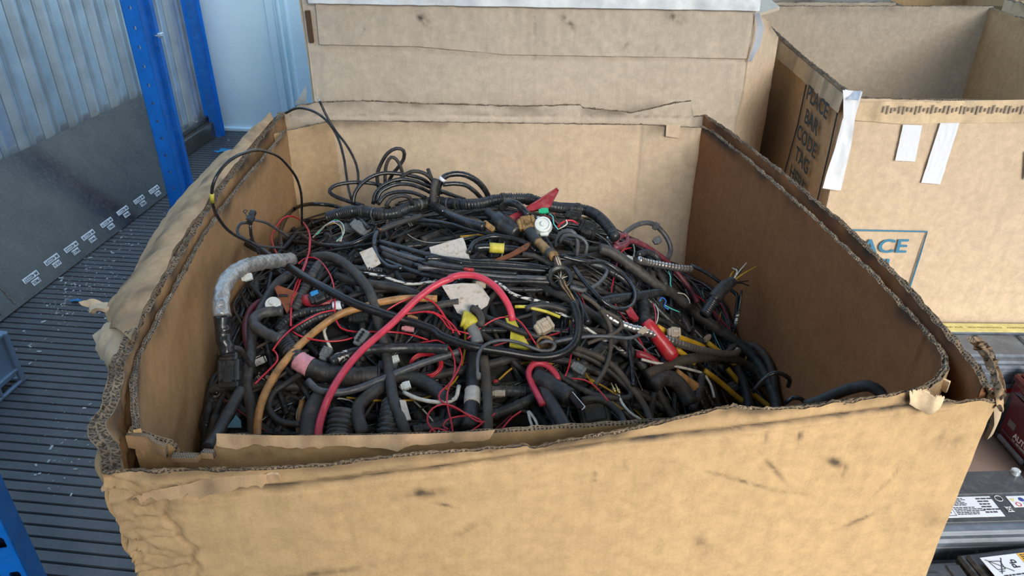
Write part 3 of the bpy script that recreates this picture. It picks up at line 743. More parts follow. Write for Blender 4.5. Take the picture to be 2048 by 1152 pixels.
panel('back_corner_panel', gi, IC, .012, TI, [CB_BACK2, CB_EDGE, CB_CORN], side=1, fray=.004, rimdirt=.5, seed=15, bulge=.001)
# bent tabs on the inner rim, front left corner and elsewhere
ta = zl([(258, 860), (300, 868), (338, 884)], [.968, .966, .962]); tb = zl([(268, 880), (305, 890), (345, 898)], [.945, .94, .94])
loft('bent_tab', gi, [p + Vector((0, -.003, 0)) for p in ta], [p + Vector((0, -.008, 0)) for p in tb], 14, 5, .004, CB_FLAP, arch=.006, wr=.003, seed=3, dirt=.3, edge=CB_EDGE)
ta = zl([(346, 905), (425, 907)], .945); tb = zl([(350, 914), (428, 918)], [.937, .937])
loft('bent_tab', gi, ta, tb, 14, 3, .008, CB_FLAP, wr=.002, seed=4, dirt=.2, edge=CB_EDGE)
ta = zl([(432, 868), (520, 872), (700, 872), (900, 867), (990, 862)], .968); tb = zl([(436, 886), (480, 893), (510, 882), (600, 890), (690, 884), (760, 891), (800, 896), (815, 884), (900, 880), (980, 872)], .958)
loft('bent_tab', gi, [p + Vector((0, .001, 0)) for p in ta], [p + Vector((0, -.006, 0)) for p in tb], 50, 4, .002, CB_FLAP, wr=.0035, seed=6, dirt=.45, rag=.003)
ta = zl([(1880, 752), (1902, 762)], .965); tb = zl([(1876, 772), (1895, 784)], [.945, .945])
loft('bent_tab', gi, ta, tb, 6, 6, .003, CB_TORN, wr=.001, seed=7, dirt=0)
q = [Pv(px, py - 4, IB[1], IB[-1]) for (px, py) in ((1332, 250), (1360, 252), (1357, 278), (1330, 274))]
ta = [q[0] + Vector((0, -.006, 0)), q[1] + Vector((0, -.006, 0))]; tb = [q[3] + Vector((0, -.010, 0)), q[2] + Vector((0, -.010, 0))]
loft('bent_tab', gi, ta, tb, 6, 6, .002, CB_BACK2, wr=.001, seed=8, dirt=.05)

# ---------------------------------------------------------------- boxed load behind (box with stretch film)
A3 = Vector((-.555, 2.09, 0)); B3 = Vector((.615, 1.985, 0)); C3 = Vector((.715, 2.11, 0)); D3 = Vector((.80, 2.95, 0)); E3 = Vector((-.44, 3.05, 0))
gb = empty('cardboard_box', (.1, 2.5, 0)); tag(gb, 'tall closed cardboard box with clear film on top, right behind the front bin', 'box')
up = lambda p, z: Vector((p.x, p.y, z))
smudges_folds = smud([(845, 38, .02, .012, -40, .8), (1135, 42, .025, .008, -45, .7), (1350, 35, .03, .012, -20, .6), (1250, 93, .004, .02, -30, .4), (1310, 100, .004, .02, -20, .4), (1070, 58, .004, .05, 0, .4), (862, 50, .003, .05, 0, .2), (735, 48, .003, .06, -35, .2)], A3, B3)  # last thin entries paint fold shading on the flap as dark lines
c3 = [(pl([(625, 95), (800, 100), (1000, 118), (1495, 120)], A3, B3), .004, .0035, .15), (pl([(640, 100), (640, 240)], A3, B3), .003, .003, .1), (pl([(650, 100), (650, 240)], A3, B3), -.002, .003, .0),
      (pl([(1475, 120), (1468, 290)], A3, B3), .003, .003, .1), (pl([(860, 0), (858, 95)], A3, B3), -.003, .003, .0), (pl([(1072, 10), (1066, 110)], A3, B3), .008, .005, .2), (pl([(760, 5), (700, 90)], A3, B3), -.003, .0025, .0)]
ztop3 = 1.285
panel('front_panel', gb, [up(A3, ztop3), up(B3, ztop3 - .01)], 0.0, .012, [CB_BACK, CB_EDGE], side=1, du=.006, fine=.55, dz=.007, bulge=.006, smudges=smudges_folds, creases=c3, seed=21, fray=.002, rimdirt=0)
panel('corner_panel', gb, [Pv(1512, 20, B3, C3), Pv(1535, 42, B3, C3), Pv(1557, 75, B3, C3)], 0.0, .012, [CB_BACK2, CB_EDGE], side=1, fray=.004, rimdirt=.3, seed=22)
panel('right_panel', gb, [up(C3, 1.13), up(D3, 1.13)], 0.0, .012, [CB_BACK2, CB_EDGE], side=1, seed=23)
panel('back_panel', gb, [up(D3, 1.2), up(E3, 1.2)], 0.0, .012, [CB_BACK, CB_EDGE], side=1, seed=24, du=.02)
panel('left_panel', gb, [up(E3, 1.25), up(A3 + Vector((-.01, .02, 0)), 1.26)], 0.0, .012, [CB_BACK2, CB_EDGE], side=1, seed=25, fray=.006)
s = MB(); s.plate([(A3.x, A3.y + .01), (B3.x, B3.y + .01), (C3.x, C3.y), (D3.x, D3.y), (E3.x, E3.y)], .008, Matrix.Translation((0, 0, 1.20))); s.obj('lid', CB_BACK, gb)
n3 = Vector(((B3 - A3).y, -(B3 - A3).x, 0)).normalized()
def off3(p, d): return p + n3 * d
ta = [off3(p, .005) for p in pl([(632, 5), (1510, 15)], A3, B3)]; tb = [off3(p, .006) for p in pl([(640, 88), (840, 92), (1010, 108), (1492, 116)], A3, B3)]
loft('upper_flap', gb, ta, tb, 260, 30, .003, CB_BACK, arch=0, wr=.002, seed=61, dirt=.06, edge=CB_EDGE, spots=smudges_folds)
ta = [off3(p, .020) for p in pl([(615, -28), (1520, -22)], A3, B3)]; tb = [off3(p, .018) for p in pl([(622, 4), (1516, 19)], A3, B3)]
loft('film_band', gb, ta, tb, 160, 8, .0015, FILM, arch=0, wr=.0035, seed=62, dirt=0)
ta = [off3(p, .012) for p in pl([(1507, 24), (1512, 50), (1508, 80), (1494, 122)], A3, B3)]; tb = [off3(p, .022) for p in pl([(1516, 22), (1525, 52), (1518, 85), (1500, 118)], A3, B3)]
loft('tape_strip', gb, ta, tb, 20, 4, .0006, WHT, wr=.001, seed=63, dirt=0)
sl = MB(); p0 = Pv(612, 20, A3, B3); p1 = Pv(628, 85, A3, B3)
sl.box(((p0.x + p1.x) / 2, (p0.y + p1.y) / 2 - .004, (p0.z + p1.z) / 2), (.014, .006, abs(p0.z - p1.z)), None, .002); sl.obj('hand_slot', simple('slot_shade', (.09, .05, .025), .9), gb)  # dark block painting the shaded depth of the slot
# wisp of stretch film at its lower left
ta = zl([(610, 160), (606, 185)], [1.02, 1.0]); tb = zl([(582, 205), (596, 214)], [.97, .96])
loft('film_wisp', gb, [P(613, 168, 1.02) + Vector((0, 0, 0)), P(612, 205, .97)], [P(604, 184, 1.0), P(588, 208, .97)], 10, 5, .001, simple('film_grey', (.26, .30, .32), .2, 0, .8, 60, .2, 30), wr=.004, seed=64, dirt=0)

# ---------------------------------------------------------------- open bin on the right with the printed panels
g2 = empty('cardboard_bin', (1.25, 2.2, 0)); tag(g2, 'open cardboard bin on the right printed in blue, white tape on its corner', 'box')
Z2 = 1.08
F2 = P(1702, 196, Z2); L2 = Vector((F2.x + .073 * 1.21, F2.y + 1.21, 0)); Rr2 = Vector((1.70, 1.62, 0)); K2 = Vector((1.735, 2.86, 0))
# left panel rim drops in px from (1700,190) to (1560,78)
panel('left_panel', g2, [up(L2, Z2), Pv(1558, 74, F2, L2), Pv(1600, 112, F2, L2), Pv(1650, 152, F2, L2), Pv(1696, 188, F2, L2), up(F2, Z2)], 0.0, .012, [CB_FLAP, CB_EDGE_D], side=1, fray=.006, rimdirt=.4, bulge=.0012, seed=31, fine=.5, dz=.008,
      creases=[(pl([(1562, 120), (1610, 150), (1688, 224)], F2, L2), .003, .003, .3), (pl([(1640, 150), (1606, 400)], F2, L2), .002, .002, .1)])
sm2 = [(Pv(1660 + 10 * k, 0, (0, 0), (1, 0)), .001, .001, 0, 0) for k in range(0)]
panel('front_panel', g2, [up(F2, Z2), up(Vector(P(1850, 200, Z2)), Z2), up(Rr2, Z2)], 0.0, .012, [CB_BACK2, CB_EDGE_D], side=1, fray=.004, rimdirt=.25, seed=32, fine=.75, dz=.010, bulge=.0025,
      creases=[(pl([(2048, 355), (2010, 395), (1990, 450), (1960, 500), (1925, 600)], F2, Rr2), .004, .003, .12), (pl([(1820, 540), (1900, 545), (2048, 548)], F2, Rr2), .003, .003, .1), (pl([(1840, 570), (2048, 580)], F2, Rr2), -.003, .006, .0)])
panel('right_panel', g2, [up(Rr2, Z2), up(K2, Z2)], 0.0, .012, [CB_OUT, CB_EDGE_D], side=1, fray=.006, seed=33, du=.01)
panel('back_panel', g2, [up(K2, Z2 + .005), up(L2, Z2)], 0.0, .012, [CB_BACK, CB_EDGE_D], side=1, fray=.005, seed=34, rimdirt=.4, fine=.5, dz=.008)
s = MB(); s.plate([(F2.x, F2.y), (Rr2.x, Rr2.y), (K2.x, K2.y), (L2.x, L2.y)], .012, Matrix.Translation((0, 0, .01))); s.obj('bottom_panel', CB_BACK2, g2)
# worn paper strip along the front rim, white tape pieces
nf = Vector((0, -1, 0))
ta = [p + nf * .006 for p in pl([(1712, 203), (1850, 201), (2060, 198), (2200, 197)], F2, Rr2)]; tb = [p + nf * .008 for p in pl([(1702, 238), (1800, 246), (2060, 242), (2200, 240)], F2, Rr2)]
o = loft('rim_strip', g2, ta, tb, 90, 8, .002, CB_TORN, wr=.002, seed=71, dirt=.25)
s = MB()
for k in range(44):
    px = 1764 + 8.1 * k; tx = Pv(px, 216 + (k % 3), F2, Rr2); ang = .3
    s.box((tx.x, tx.y - .0105, tx.z), (.0032, .0012, .014 + .006 * math.sin(k * 1.7)), None, 0)
s.obj('worn_ridge', simple('ridge_grey', (.30, .25, .205), .8), g2)
def tape(pts, off_=.011, seed=0, nm='tape_strip', n_=12):
    a, b, c, d = [Pv(px, py, F2, Rr2) + nf * off_ for px, py in pts]
    loft(nm, g2, [a, b], [d, c], n_, n_, .0006, WHT, wr=.0008, seed=seed, dirt=.03)
tape([(1802, 246), (1840, 248), (1826, 320), (1786, 318)], seed=72); tape([(1876, 243), (1914, 243), (1876, 365), (1838, 362)], seed=73)
tape([(2046, 300), (2070, 300), (2066, 356), (2042, 355)], seed=74)
ta = [p + Vector((-.006, -.012, 0)) for p in pl([(1688, 178), (1688, 230), (1672, 290), (1646, 372)], F2, Rr2)]
tb = [p + Vector((.0, -.012, 0)) for p in pl([(1720, 180), (1706, 232), (1698, 290), (1678, 377)], F2, Rr2)]
loft('corner_tape', g2, ta, tb, 30, 8, .0008, WHT, wr=.006, seed=75, dirt=.02)
ta = [P(1690, 178, 1.10), P(1692, 196, 1.085)]; tb = [P(1722, 180, 1.105), P(1716, 198, 1.09)]
loft('corner_tape', g2, ta, tb, 10, 10, .0008, WHT, wr=.010, seed=76, dirt=.1)
# printing
uf = (Rr2 - F2).normalized(); uf.z = 0
def print2(px, py, txt, size, ang, sx=1.0, mat=INK, bold=.0008, align='CENTER'):
    p = Pv(px, py, F2, Rr2); M = basis(p + nf * .010, uf, (0, 0, 1)) @ Matrix.Rotation(R(ang), 4, 'Z')
    text_mesh('printed_text', txt, size, M, mat, g2, .0002, bold, sx=sx, align=align)
print2(1812, 490, 'PLACE', .052, 2, 1.15, align='RIGHT'); print2(1786, 527, 'LABEL', .046, 2, 1.1, align='RIGHT')
s = MB()
def strip2(pp):
    q = [Pv(px, py, F2, Rr2) + nf * .009 for px, py in pp]
    s.tube(q, .0022, 5)
strip2([(1560, 454), (1700, 457), (1851, 460), (1836, 510), (1818, 566), (1800, 620)]); s.obj('printed_frame', INK, g2)
ta = [Pv(px, py, F2, L2) + Vector((-.004, 0, 0)) for px, py in ((1560, 79), (1610, 122), (1660, 163), (1692, 190))]
tb = [Pv(px, py, F2, L2) + Vector((-.010, 0, 0)) for px, py in ((1554, 112), (1600, 150), (1650, 196), (1684, 226))]
loft('rim_strip', g2, ta, tb, 40, 6, .003, CB_TORN, wr=.003, seed=78, dirt=.35, edge=CB_EDGE_D)
# sideways panel text on the shaded left side
ul_ = (Vector((F2.x, F2.y, 0)) - Vector((L2.x, L2.y, 0))).normalized(); nl = Vector((ul_.y, -ul_.x, 0))
if nl.x > 0: nl = -nl
for (px, py, txt) in ((1643, 205, 'PLACE'), (1631, 245, 'BAR'), (1621, 283, 'CODE'), (1612, 322, 'TAG'), (1602, 361, 'HERE')):
    p = Pv(px, py, F2, L2); M = basis(p + nl * .011, ul_, (0, 0, 1))
    text_mesh('printed_text', txt, .052, M, INKD, g2, .0002, .0010, sx=1.25)
for pp in ([(1618, 166), (1600, 250), (1572, 350), (1560, 400)], [(1680, 226), (1664, 300), (1640, 400), (1620, 480)]):
    s = MB(); s.tube([Pv(px, py, F2, L2) + nl * .006 for px, py in pp], .002, 5); s.obj('printed_frame', INKD, g2)

# ---------------------------------------------------------------- boxes further back
def plainbin(x0, y0, x1, y1, z, label, m1, m2, seed, fr=.004):
    t = empty('cardboard_bin', ((x0 + x1) / 2, (y0 + y1) / 2, 0)); tag(t, label, 'box')
    c = [Vector((x0, y0, z)), Vector((x1, y0, z)), Vector((x1, y1, z)), Vector((x0, y1, z))]
    for k, nm in enumerate(('front_panel', 'right_panel', 'back_panel', 'left_panel')):
        panel(nm, t, [c[k], c[(k + 1) % 4]], 0, .012, [m1, m2], side=1, du=.012, dz=.02, fray=fr, seed=seed + k, rimdirt=.3)
    return t
plainbin(.86, 2.93, 1.42, 3.75, 1.085, 'pale cardboard bin rim just behind the back wall of the printed bin', CB_BACK, CB_EDGE_D, 50)
plainbin(1.45, 2.93, 2.15, 3.75, 1.07, 'brown cardboard bin at the top edge, behind the printed bin', CB_OUT, CB_EDGE_D, 55)
plainbin(1.80, 2.45, 2.6, 2.90, 1.10, 'crinkled pale box at the upper right corner of the scene', CB_TORN, CB_EDGE, 60, .012)
# ---------------------------------------------------------------- batteries on a pallet, right of the bin
ZB = .50
pal = empty('wooden_pallet', (1.15, 1.15, 0)); tag(pal, 'low wooden pallet under the batteries right of the bin', 'pallet')
for k in range(3):
    s = MB(); s.box((.72 + .42 * k, 1.12, .055), (.09, 1.04, .09), None, .004); s.obj('bearer', WOOD, pal)
for k in range(7):
    s = MB(); s.box((1.13, .66 + .155 * k, .108), (.94, .10, .016), None, .003); s.obj('deck_board', WOOD, pal)
LAB = dict()
def battery(c, rz, L, Wd, H, label, body, style):
    """c: centre of the base"""
    t = empty('car_battery', c, rz); tag(t, label, 'battery'); M = Matrix.Translation(c) @ Matrix.Rotation(rz, 4, 'Z')
    s = MB(); s.box((0, 0, H * .42), (L - .006, Wd - .006, H * .84), M, .006)
    s.box((0, 0, .010), (L + .006, Wd + .006, .018), M, .004)
    for k in range(7): s.box((-L / 2 + L * (k + .5) / 7, -Wd / 2 + .002, H * .42), (.004, .004, H * .7), M, .001)
    s.obj('case', body, t)
    s = MB(); s.box((0, 0, H * .87), (L, Wd, H * .10), M, .005); s.box((0, .0, H * .93), (L - .014, Wd - .02, H * .05), M, .006)
    if style == 'flat':
        s.box((0, .012, H * .965), (L - .06, Wd * .50, H * .05), M, .005); s.box((0, -Wd * .36, H * .955), (L - .03, Wd * .16, H * .03), M, .004)
    if style == 'plates':
        s.box((0, Wd * .36, H * .96), (L - .02, Wd * .2, H * .05), M, .004)
        for k in range(3): s.box((-L * .31 + L * .31 * k, -.012, H * .96), (L * .285, Wd * .52, H * .05), M, .004)
    if style == 'ridge':
        s.box((0, .0, H * .97), (L - .05, Wd * .62, H * .06), M, .006)
    s.obj('lid', body, t)
    s = MB(); hp = [M @ Vector((x, -Wd / 2 - .004, H * z)) for x, z in ((-L * .3, .8), (-L * .28, .66), (L * .28, .66), (L * .3, .8))]
    s.tube(hp, .006, 8); s.obj('carry_handle', body, t, smooth=True)
    for sx_ in ((-1, 1) if style != 'ridge' else ()):
        s = MB(); s.lathe([(.014, 0), (.014, .004), (.009, .005), (.0082, .018), (.006, .0195)], M @ Matrix.Translation((sx_ * L * .42, Wd * .34, H * .955)), 16); s.obj('terminal', STEEL if sx_ > 0 else BATTG, t, smooth=False)
    t['dummy'] = 1; del t['dummy']
    return t, M, H
def label_box(M, t, c, size, mat, name='label'):
    s = MB(); s.box(c, (size[0], size[1], .001), M, .0003); return s.obj(name, mat, t)
def lines(M, parent, x0, y0, w_, h_, n, z, mat, rs, seed=0, rot=0):
    rr = random.Random(seed); s = MB()
    for k in range(n):
        y = y0 - h_ * (k + .5) / n; x = x0
        while x < x0 + w_ * rr.uniform(.75, 1):
            l_ = rr.uniform(.003, .010); s.box((x + l_ / 2, y, z), (l_, h_ / n * .42, .0004), M); x += l_ + .0016
    return s.obj('fine_print', mat, parent)
# far battery with the yellow strip
t, M, H = battery((1.215, 1.548, .302), R(-1), .34, .175, .208, 'dusty grey battery with yellow strip along its lid, far side of pallet', BATTG, 'plates')
lb = label_box(M, t, (0, .060, H * .999), (.325, .040, 0), YEL)
text_mesh('lettering', 'CALCIUM  PLUS     HIGH PERFORMANCE     MAINTENANCE FREE', .009, M @ Matrix.Translation((0, .060, H * .999 + .0008)), simple('faded_print', (.20, .17, .06), .6), lb, .0001)
label_box(M, t, (0, 0, 0), (.001, .001, 0), BATTG, 'label_shim') if False else None
Mf = M @ basis((0, -.089, 0), (1, 0, 0), (0, 0, 1))
lb = label_box(Mf, t, (-.02, .126, 0), (.20, .020, 0), REDL); lb2 = label_box(Mf, t, (-.02, .098, 0), (.20, .034, 0), BLAB)
text_mesh('lettering', '72 Ah', .022, Mf @ Matrix.Translation((-.06, .098, .0008)), NAVY, lb2, .0001, .0004)
s = MB()
for (a, b) in ((-.150, .01), (-.135, -.055)):
    s.tube([M @ Vector((a + .011 * math.cos(u * math.pi / 6), b + .011 * math.sin(u * math.pi / 6), H * .965 + .004)) for u in range(1, 6)], .0012, 6)
s.obj('vent_ring', BPLA, t, smooth=True)
# battery with the red label and badge
t, M, H = battery((1.285, 1.315, .302), R(91), .27, .175, .200, 'black battery with dark red side label and round badge, at right edge', BRED, 'flat')
Mf = M @ basis((0, .0885, 0), (-1, 0, 0), (0, 0, 1))
s = MB(); s.box((-.10, .155, .001), (.006, .0, .001), Mf); 
lb = label_box(Mf, t, (.01, .085, 0), (.235, .115, 0), MAROON)
s = MB(); s.tube([Mf @ Vector((x, .150, .001)) for x in (-.10, .0, .10)], .0018, 6); s.tube([Mf @ Vector((x, .040, .001)) for x in (-.10, .0, .10)], .0012, 6); s.obj('trim_line', BATTG, lb, smooth=True)
s = MB(); s.lathe([(.031, .0007), (.031, .0014)], Mf @ Matrix.Translation((.035, .095, 0)), 32, 0); s.lathe([(.021, .0007), (.021, .0013)], Mf @ Matrix.Translation((.035, .124, 0)), 24, 0)
s.lathe([(.027, .0014), (.027, .0018)], Mf @ Matrix.Translation((.035, .095, 0)), 32, 1); s.lathe([(.017, .0014), (.017, .0020)], Mf @ Matrix.Translation((.035, .124, 0)), 24, 2)
s.obj('badge', [WHT, NAVY, REDL], lb)
text_mesh('lettering', 'C', .022, Mf @ Matrix.Translation((.032, .124, .0022)), WHT, lb, .0001, .0006); text_mesh('lettering', 'D', .030, Mf @ Matrix.Translation((.035, .094, .0020)), WHT, lb, .0001, .0006)
text_mesh('lettering', 'AUTOMOTIVE', .020, Mf @ Matrix.Translation((.002, .055, .0008)), WHT, lb, .0001, .0006); text_mesh('lettering', '24  MONTH', .010, Mf @ Matrix.Translation((-.035, .041, .0008)), WHT, lb, .0001, .0003)
s = MB(); s.box((-.078, .072, .001), (.026, .018, .001), Mf, .0004); s.obj('small_emblem', BGRY, lb)
s = MB(); s.box((-.05, .022, .004), (.10, .014, .010), Mf, .004); s.box((.045, .022, .004), (.07, .014, .010), Mf, .004); s.obj('foot_ledge', BATTG, t)
# battery with the long white label
t, M, H = battery((.845, 1.032, .302), R(2), .345, .175, .198, 'dusty black battery with long white label and warning symbols beside bin', BATTG, 'flat')
s = MB(); s.box((0, .038, H * .999), (.31, .060, .002), M, .001); s.box((0, -.026, H * .985), (.33, .064, .003), M, .001); s.obj('lid_inset', BATT, t)
zt_ = H * .985 + .0022; M = M @ Matrix.Translation((-.014, .018, 0))
lb = label_box(M, t, (.012, -.040, zt_), (.125, .050, 0), BLAB)
lines(M, lb, -.040, -.018, .062, .020, 6, zt_ + .0008, BLACKI, 0, 3); lines(M, lb, -.010, -.040, .050, .020, 5, zt_ + .0008, BLACKI, 0, 4); lines(M, lb, .044, -.018, .024, .040, 6, zt_ + .0008, BLACKI, 0, 5)
s = MB()
for a in ([(-.046, -.043), (-.014, -.043), (-.014, -.061), (-.046, -.061), (-.046, -.043)],): s.tube([M @ Vector((x, y, zt_ + .0008)) for x, y in a], .0005, 4)
for k in range(3): s.box((-.038 + .008 * k, -.052, zt_ + .0008), (.004, .006, .0004), M)
s.obj('symbol_frame', BLACKI, lb)
lb = label_box(M, t, (.132, -.030, zt_), (.055, .028, 0), BLAB)
s = MB()
for x in (.112, .145): s.add([(x - .005, -.023, zt_ + .0009), (x + .005, -.023, zt_ + .0009), (x, -.032, zt_ + .0009)], [(0, 1, 2)], 0, M)
s.lathe([(.005, 0), (.005, .0004)], M @ Matrix.Translation((.129, -.026, zt_ + .0006)), 16, 1)
s.tube([M @ Vector((.117 + .0045 * math.cos(u), -.038 + .0045 * math.sin(u), zt_ + .0008)) for u in [k * .524 for k in range(13)]], .0007, 5, 2)
s.box((.140, -.040, zt_ + .0009), (.024, .012, .0006), M, 0, 0); s.obj('warning_symbol', [YEL, NAVY, REDL], lb)
s = MB()
for cx_, cy_ in ((.088, -.022), (.092, -.048)):
    r_ = .007
    if cy_ > -.03: s.tube([M @ Vector((cx_ + r_ * math.cos(u), cy_ + r_ * math.sin(u), zt_ + .0008)) for u in [k * .524 for k in range(13)]], .0006, 5)
    else:
        s.tube([M @ Vector((cx_ - .006, cy_ - .008, zt_ + .0008)), M @ Vector((cx_ + .006, cy_ + .006, zt_ + .0008))], .0006, 5); s.tube([M @ Vector((cx_ + .006, cy_ - .008, zt_ + .0008)), M @ Vector((cx_ - .006, cy_ + .006, zt_ + .0008))], .0006, 5)
        s.tube([M @ Vector((cx_ + x, cy_ + y, zt_ + .0008)) for x, y in ((-.005, .004), (.005, .004), (.004, -.007), (-.004, -.007), (-.005, .004))], .0006, 5)
s.obj('recycling_mark', WHT, t)
# near battery with the Pb label
t, M, H = battery((.885, .80, .302), R(98), .25, .172, .200, 'black battery with white Pb label and orange corner, nearest the camera', BATT, 'ridge')
Mt = M @ Matrix.Rotation(R(-90), 4, 'Z') @ Matrix.Translation((-.030, .020, 0)); zt_ = H * 1.0 + .0005
lb = label_box(Mt, t, (.012, .030, zt_), (.095, .100, 0), BLAB); o = label_box(Mt, lb, (.046, .068, zt_ + .0007), (.026, .022, 0), ORNG)
lines(Mt, o, .036, .077, .018, .016, 4, zt_ + .0014, BLACKI, 0, 9)
s = MB(); Z_ = zt_ + .0010
for a in ([(-.030, .074), (.004, .046)], [(.000, .074), (-.020, .044)], [(-.026, .070), (-.006, .068), (-.008, .052), (-.022, .052), (-.026, .070)], [(-.022, .048), (-.012, .048)]): s.tube([Mt @ Vector((x, y, Z_)) for x, y in a], .0006, 5)
s.obj('recycling_mark', BLACKI, lb)
text_mesh('lettering', 'Pb', .018, Mt @ Matrix.Translation((.015, .060, Z_)) @ Matrix.Rotation(R(90), 4, 'Z'), BLACKI, lb, .0001, .0002)
lines(Mt, lb, -.020, .042, .055, .050, 9, zt_ + .0008, BLACKI, 0, 12)
text_mesh('lettering', 'n', .034, Mt @ Matrix.Translation((-.018, -.002, Z_)), NAVY, lb, .0001, .002)
# neighbours
battery((.715, .78, .302), R(94), .25, .165, .186, 'black ribbed battery partly hidden by the bin, left of the Pb label battery', BATT, 'flat')
battery((1.085, .80, .302), R(96), .25, .172, .196, 'black battery with dark caps right of the Pb label battery', BATT, 'plates')
battery((1.42, 1.06, .302), R(92), .25, .172, .196, 'dusty battery outside the right edge beyond the cardboard layer sheet', BATTG, 'flat')
t = empty('terminal_cover', (.815, 1.175, .302)); tag(t, 'small black and blue plastic cap lying on the cardboard layer sheet', 'cap')
s = MB(); s.box((.80, 1.185, .33), (.09, .05, .05), Matrix.Identity(4), .008); s.obj('cap_base', BPLA, t); s = MB(); s.lathe([(.018, 0), (.018, .04), (.012, .05)], Matrix.Translation((.80, 1.185, .355)), 16); s.obj('cap_top', BATTG, t, smooth=True)
# layer sheet and the batteries below it
s = MB(); s.plate([(.66, .64), (1.56, .64), (1.56, 1.645), (.66, 1.645)], .006, Matrix.Translation((0, 0, .298)))
tag(s.obj('layer_sheet', simple('grey_card', (.30, .22, .19), .8, 0, .3, 30, .12, 8)), 'greyish pink cardboard layer sheet under the upper batteries', 'cardboard sheet')
k = 0
for y in (.74, .98, 1.22, 1.50):
    for x, wd in ((.85, 'left'), (1.30, 'right')):
        battery((x, y, .117), 0, .33, .175, .177, 'lower layer battery beneath the cardboard sheet, %s stack %s' % (wd, ('nearest', 'second', 'third', 'farthest')[k // 2]), BATT, 'none'); k += 1
# ---------------------------------------------------------------- the heap surface inside the inner bin
IPOLY = [(p.x, p.y) for p in ([IFLo] + [IFRo] + IR[1:] + IB[2:] + IC[1:] + IL[1:-1])]
IC_ = (sum(p[0] for p in IPOLY) / len(IPOLY), sum(p[1] for p in IPOLY) / len(IPOLY))
def inside(x, y, mar=.03):
    c = False; n = len(IPOLY)
    for i in range(n):
        x1, y1 = IPOLY[i]; x2, y2 = IPOLY[(i + 1) % n]
        if (y1 > y) != (y2 > y) and x < (x2 - x1) * (y - y1) / (y2 - y1) + x1: c = not c
    if not c: return False
    for i in range(n):
        x1, y1 = IPOLY[i]; x2, y2 = IPOLY[(i + 1) % n]; dx, dy = x2 - x1, y2 - y1; L = dx * dx + dy * dy
        t_ = max(0, min(1, ((x - x1) * dx + (y - y1) * dy) / max(L, 1e-9)))
        if (x - x1 - dx * t_) ** 2 + (y - y1 - dy * t_) ** 2 < mar * mar: return False
    return True
HP = [(-.42, .80, .70), (-.45, 1.05, .79), (-.50, 1.30, .81), (-.52, 1.55, .79), (-.2, .74, .62), (.1, .76, .58), (.35, .80, .54), (.52, .88, .50),
      (-.2, 1.0, .745), (.1, 1.0, .71), (.35, 1.0, .64), (-.25, 1.25, .845), (.05, 1.25, .825), (.3, 1.25, .77), (.46, 1.12, .575), (.42, 1.35, .665), (.52, 1.0, .48), (.53, 1.25, .50), (.50, 1.42, .54),
      (-.3, 1.5, .855), (0, 1.5, .875), (.25, 1.5, .845), (.38, 1.55, .745), (.46, 1.62, .60), (.46, 1.76, .54), (-.48, 1.75, .74), (-.2, 1.75, .76), (.1, 1.75, .75), (.35, 1.75, .66), (.2, 1.63, .80), (-.1, 1.63, .83)]
def zf(x, y):
    a = b = 0
    for hx, hy, hz in HP:
        w_ = math.exp(-((x - hx) ** 2 + (y - hy) ** 2) / .016) + 1e-9; a += w_ * hz; b += w_
    return a / b
def hit(px, py, lift=0.0, mar=.03, ymax=1.62):
    d = ray(px, py); d = d / d.y; y = .70; last = None
    while y < 1.80:
        q = O + d * y
        ins = inside(q.x, q.y, mar)
        if ins or q.z > 1.0: last = q
        elif last is not None and inside(last.x, last.y, mar): return last
        if ins and q.z <= zf(q.x, q.y) + lift: return q
        if y > ymax and q.z > .84: return q
        y += .008
    return last if last is not None else O + d * 1.3
ZT = {'A': (400, 180, 3.388), 'B': (880, 320, 3.388), 'C': (400, 480, 2.742), 'D': (850, 540, 3.2), 'E': (1250, 420, 2.744), 'F': (0, 0, 1)}
def conv(z, pts):
    ox, oy, k = ZT[z]; return [(ox + x / k, oy + y / k) for x, y in pts]
def catmull(P_, step):
    P_ = [Vector(p) for p in P_]
    if len(P_) < 3: out, _ = resample(P_, step); return out
    E_ = [P_[0] * 2 - P_[1]] + P_ + [P_[-1] * 2 - P_[-2]]; out = []
    for i in range(1, len(E_) - 2):
        p0, p1, p2, p3 = E_[i - 1:i + 3]; n = max(2, int((p2 - p1).length / step))
        for k in range(n):
            t_ = k / n; out.append(.5 * ((2 * p1) + (p2 - p0) * t_ + (2 * p0 - 5 * p1 + 4 * p2 - p3) * t_ ** 2 + (3 * p1 - 3 * p2 + p3 - p0) * t_ ** 3))
    out.append(P_[-1]); return out
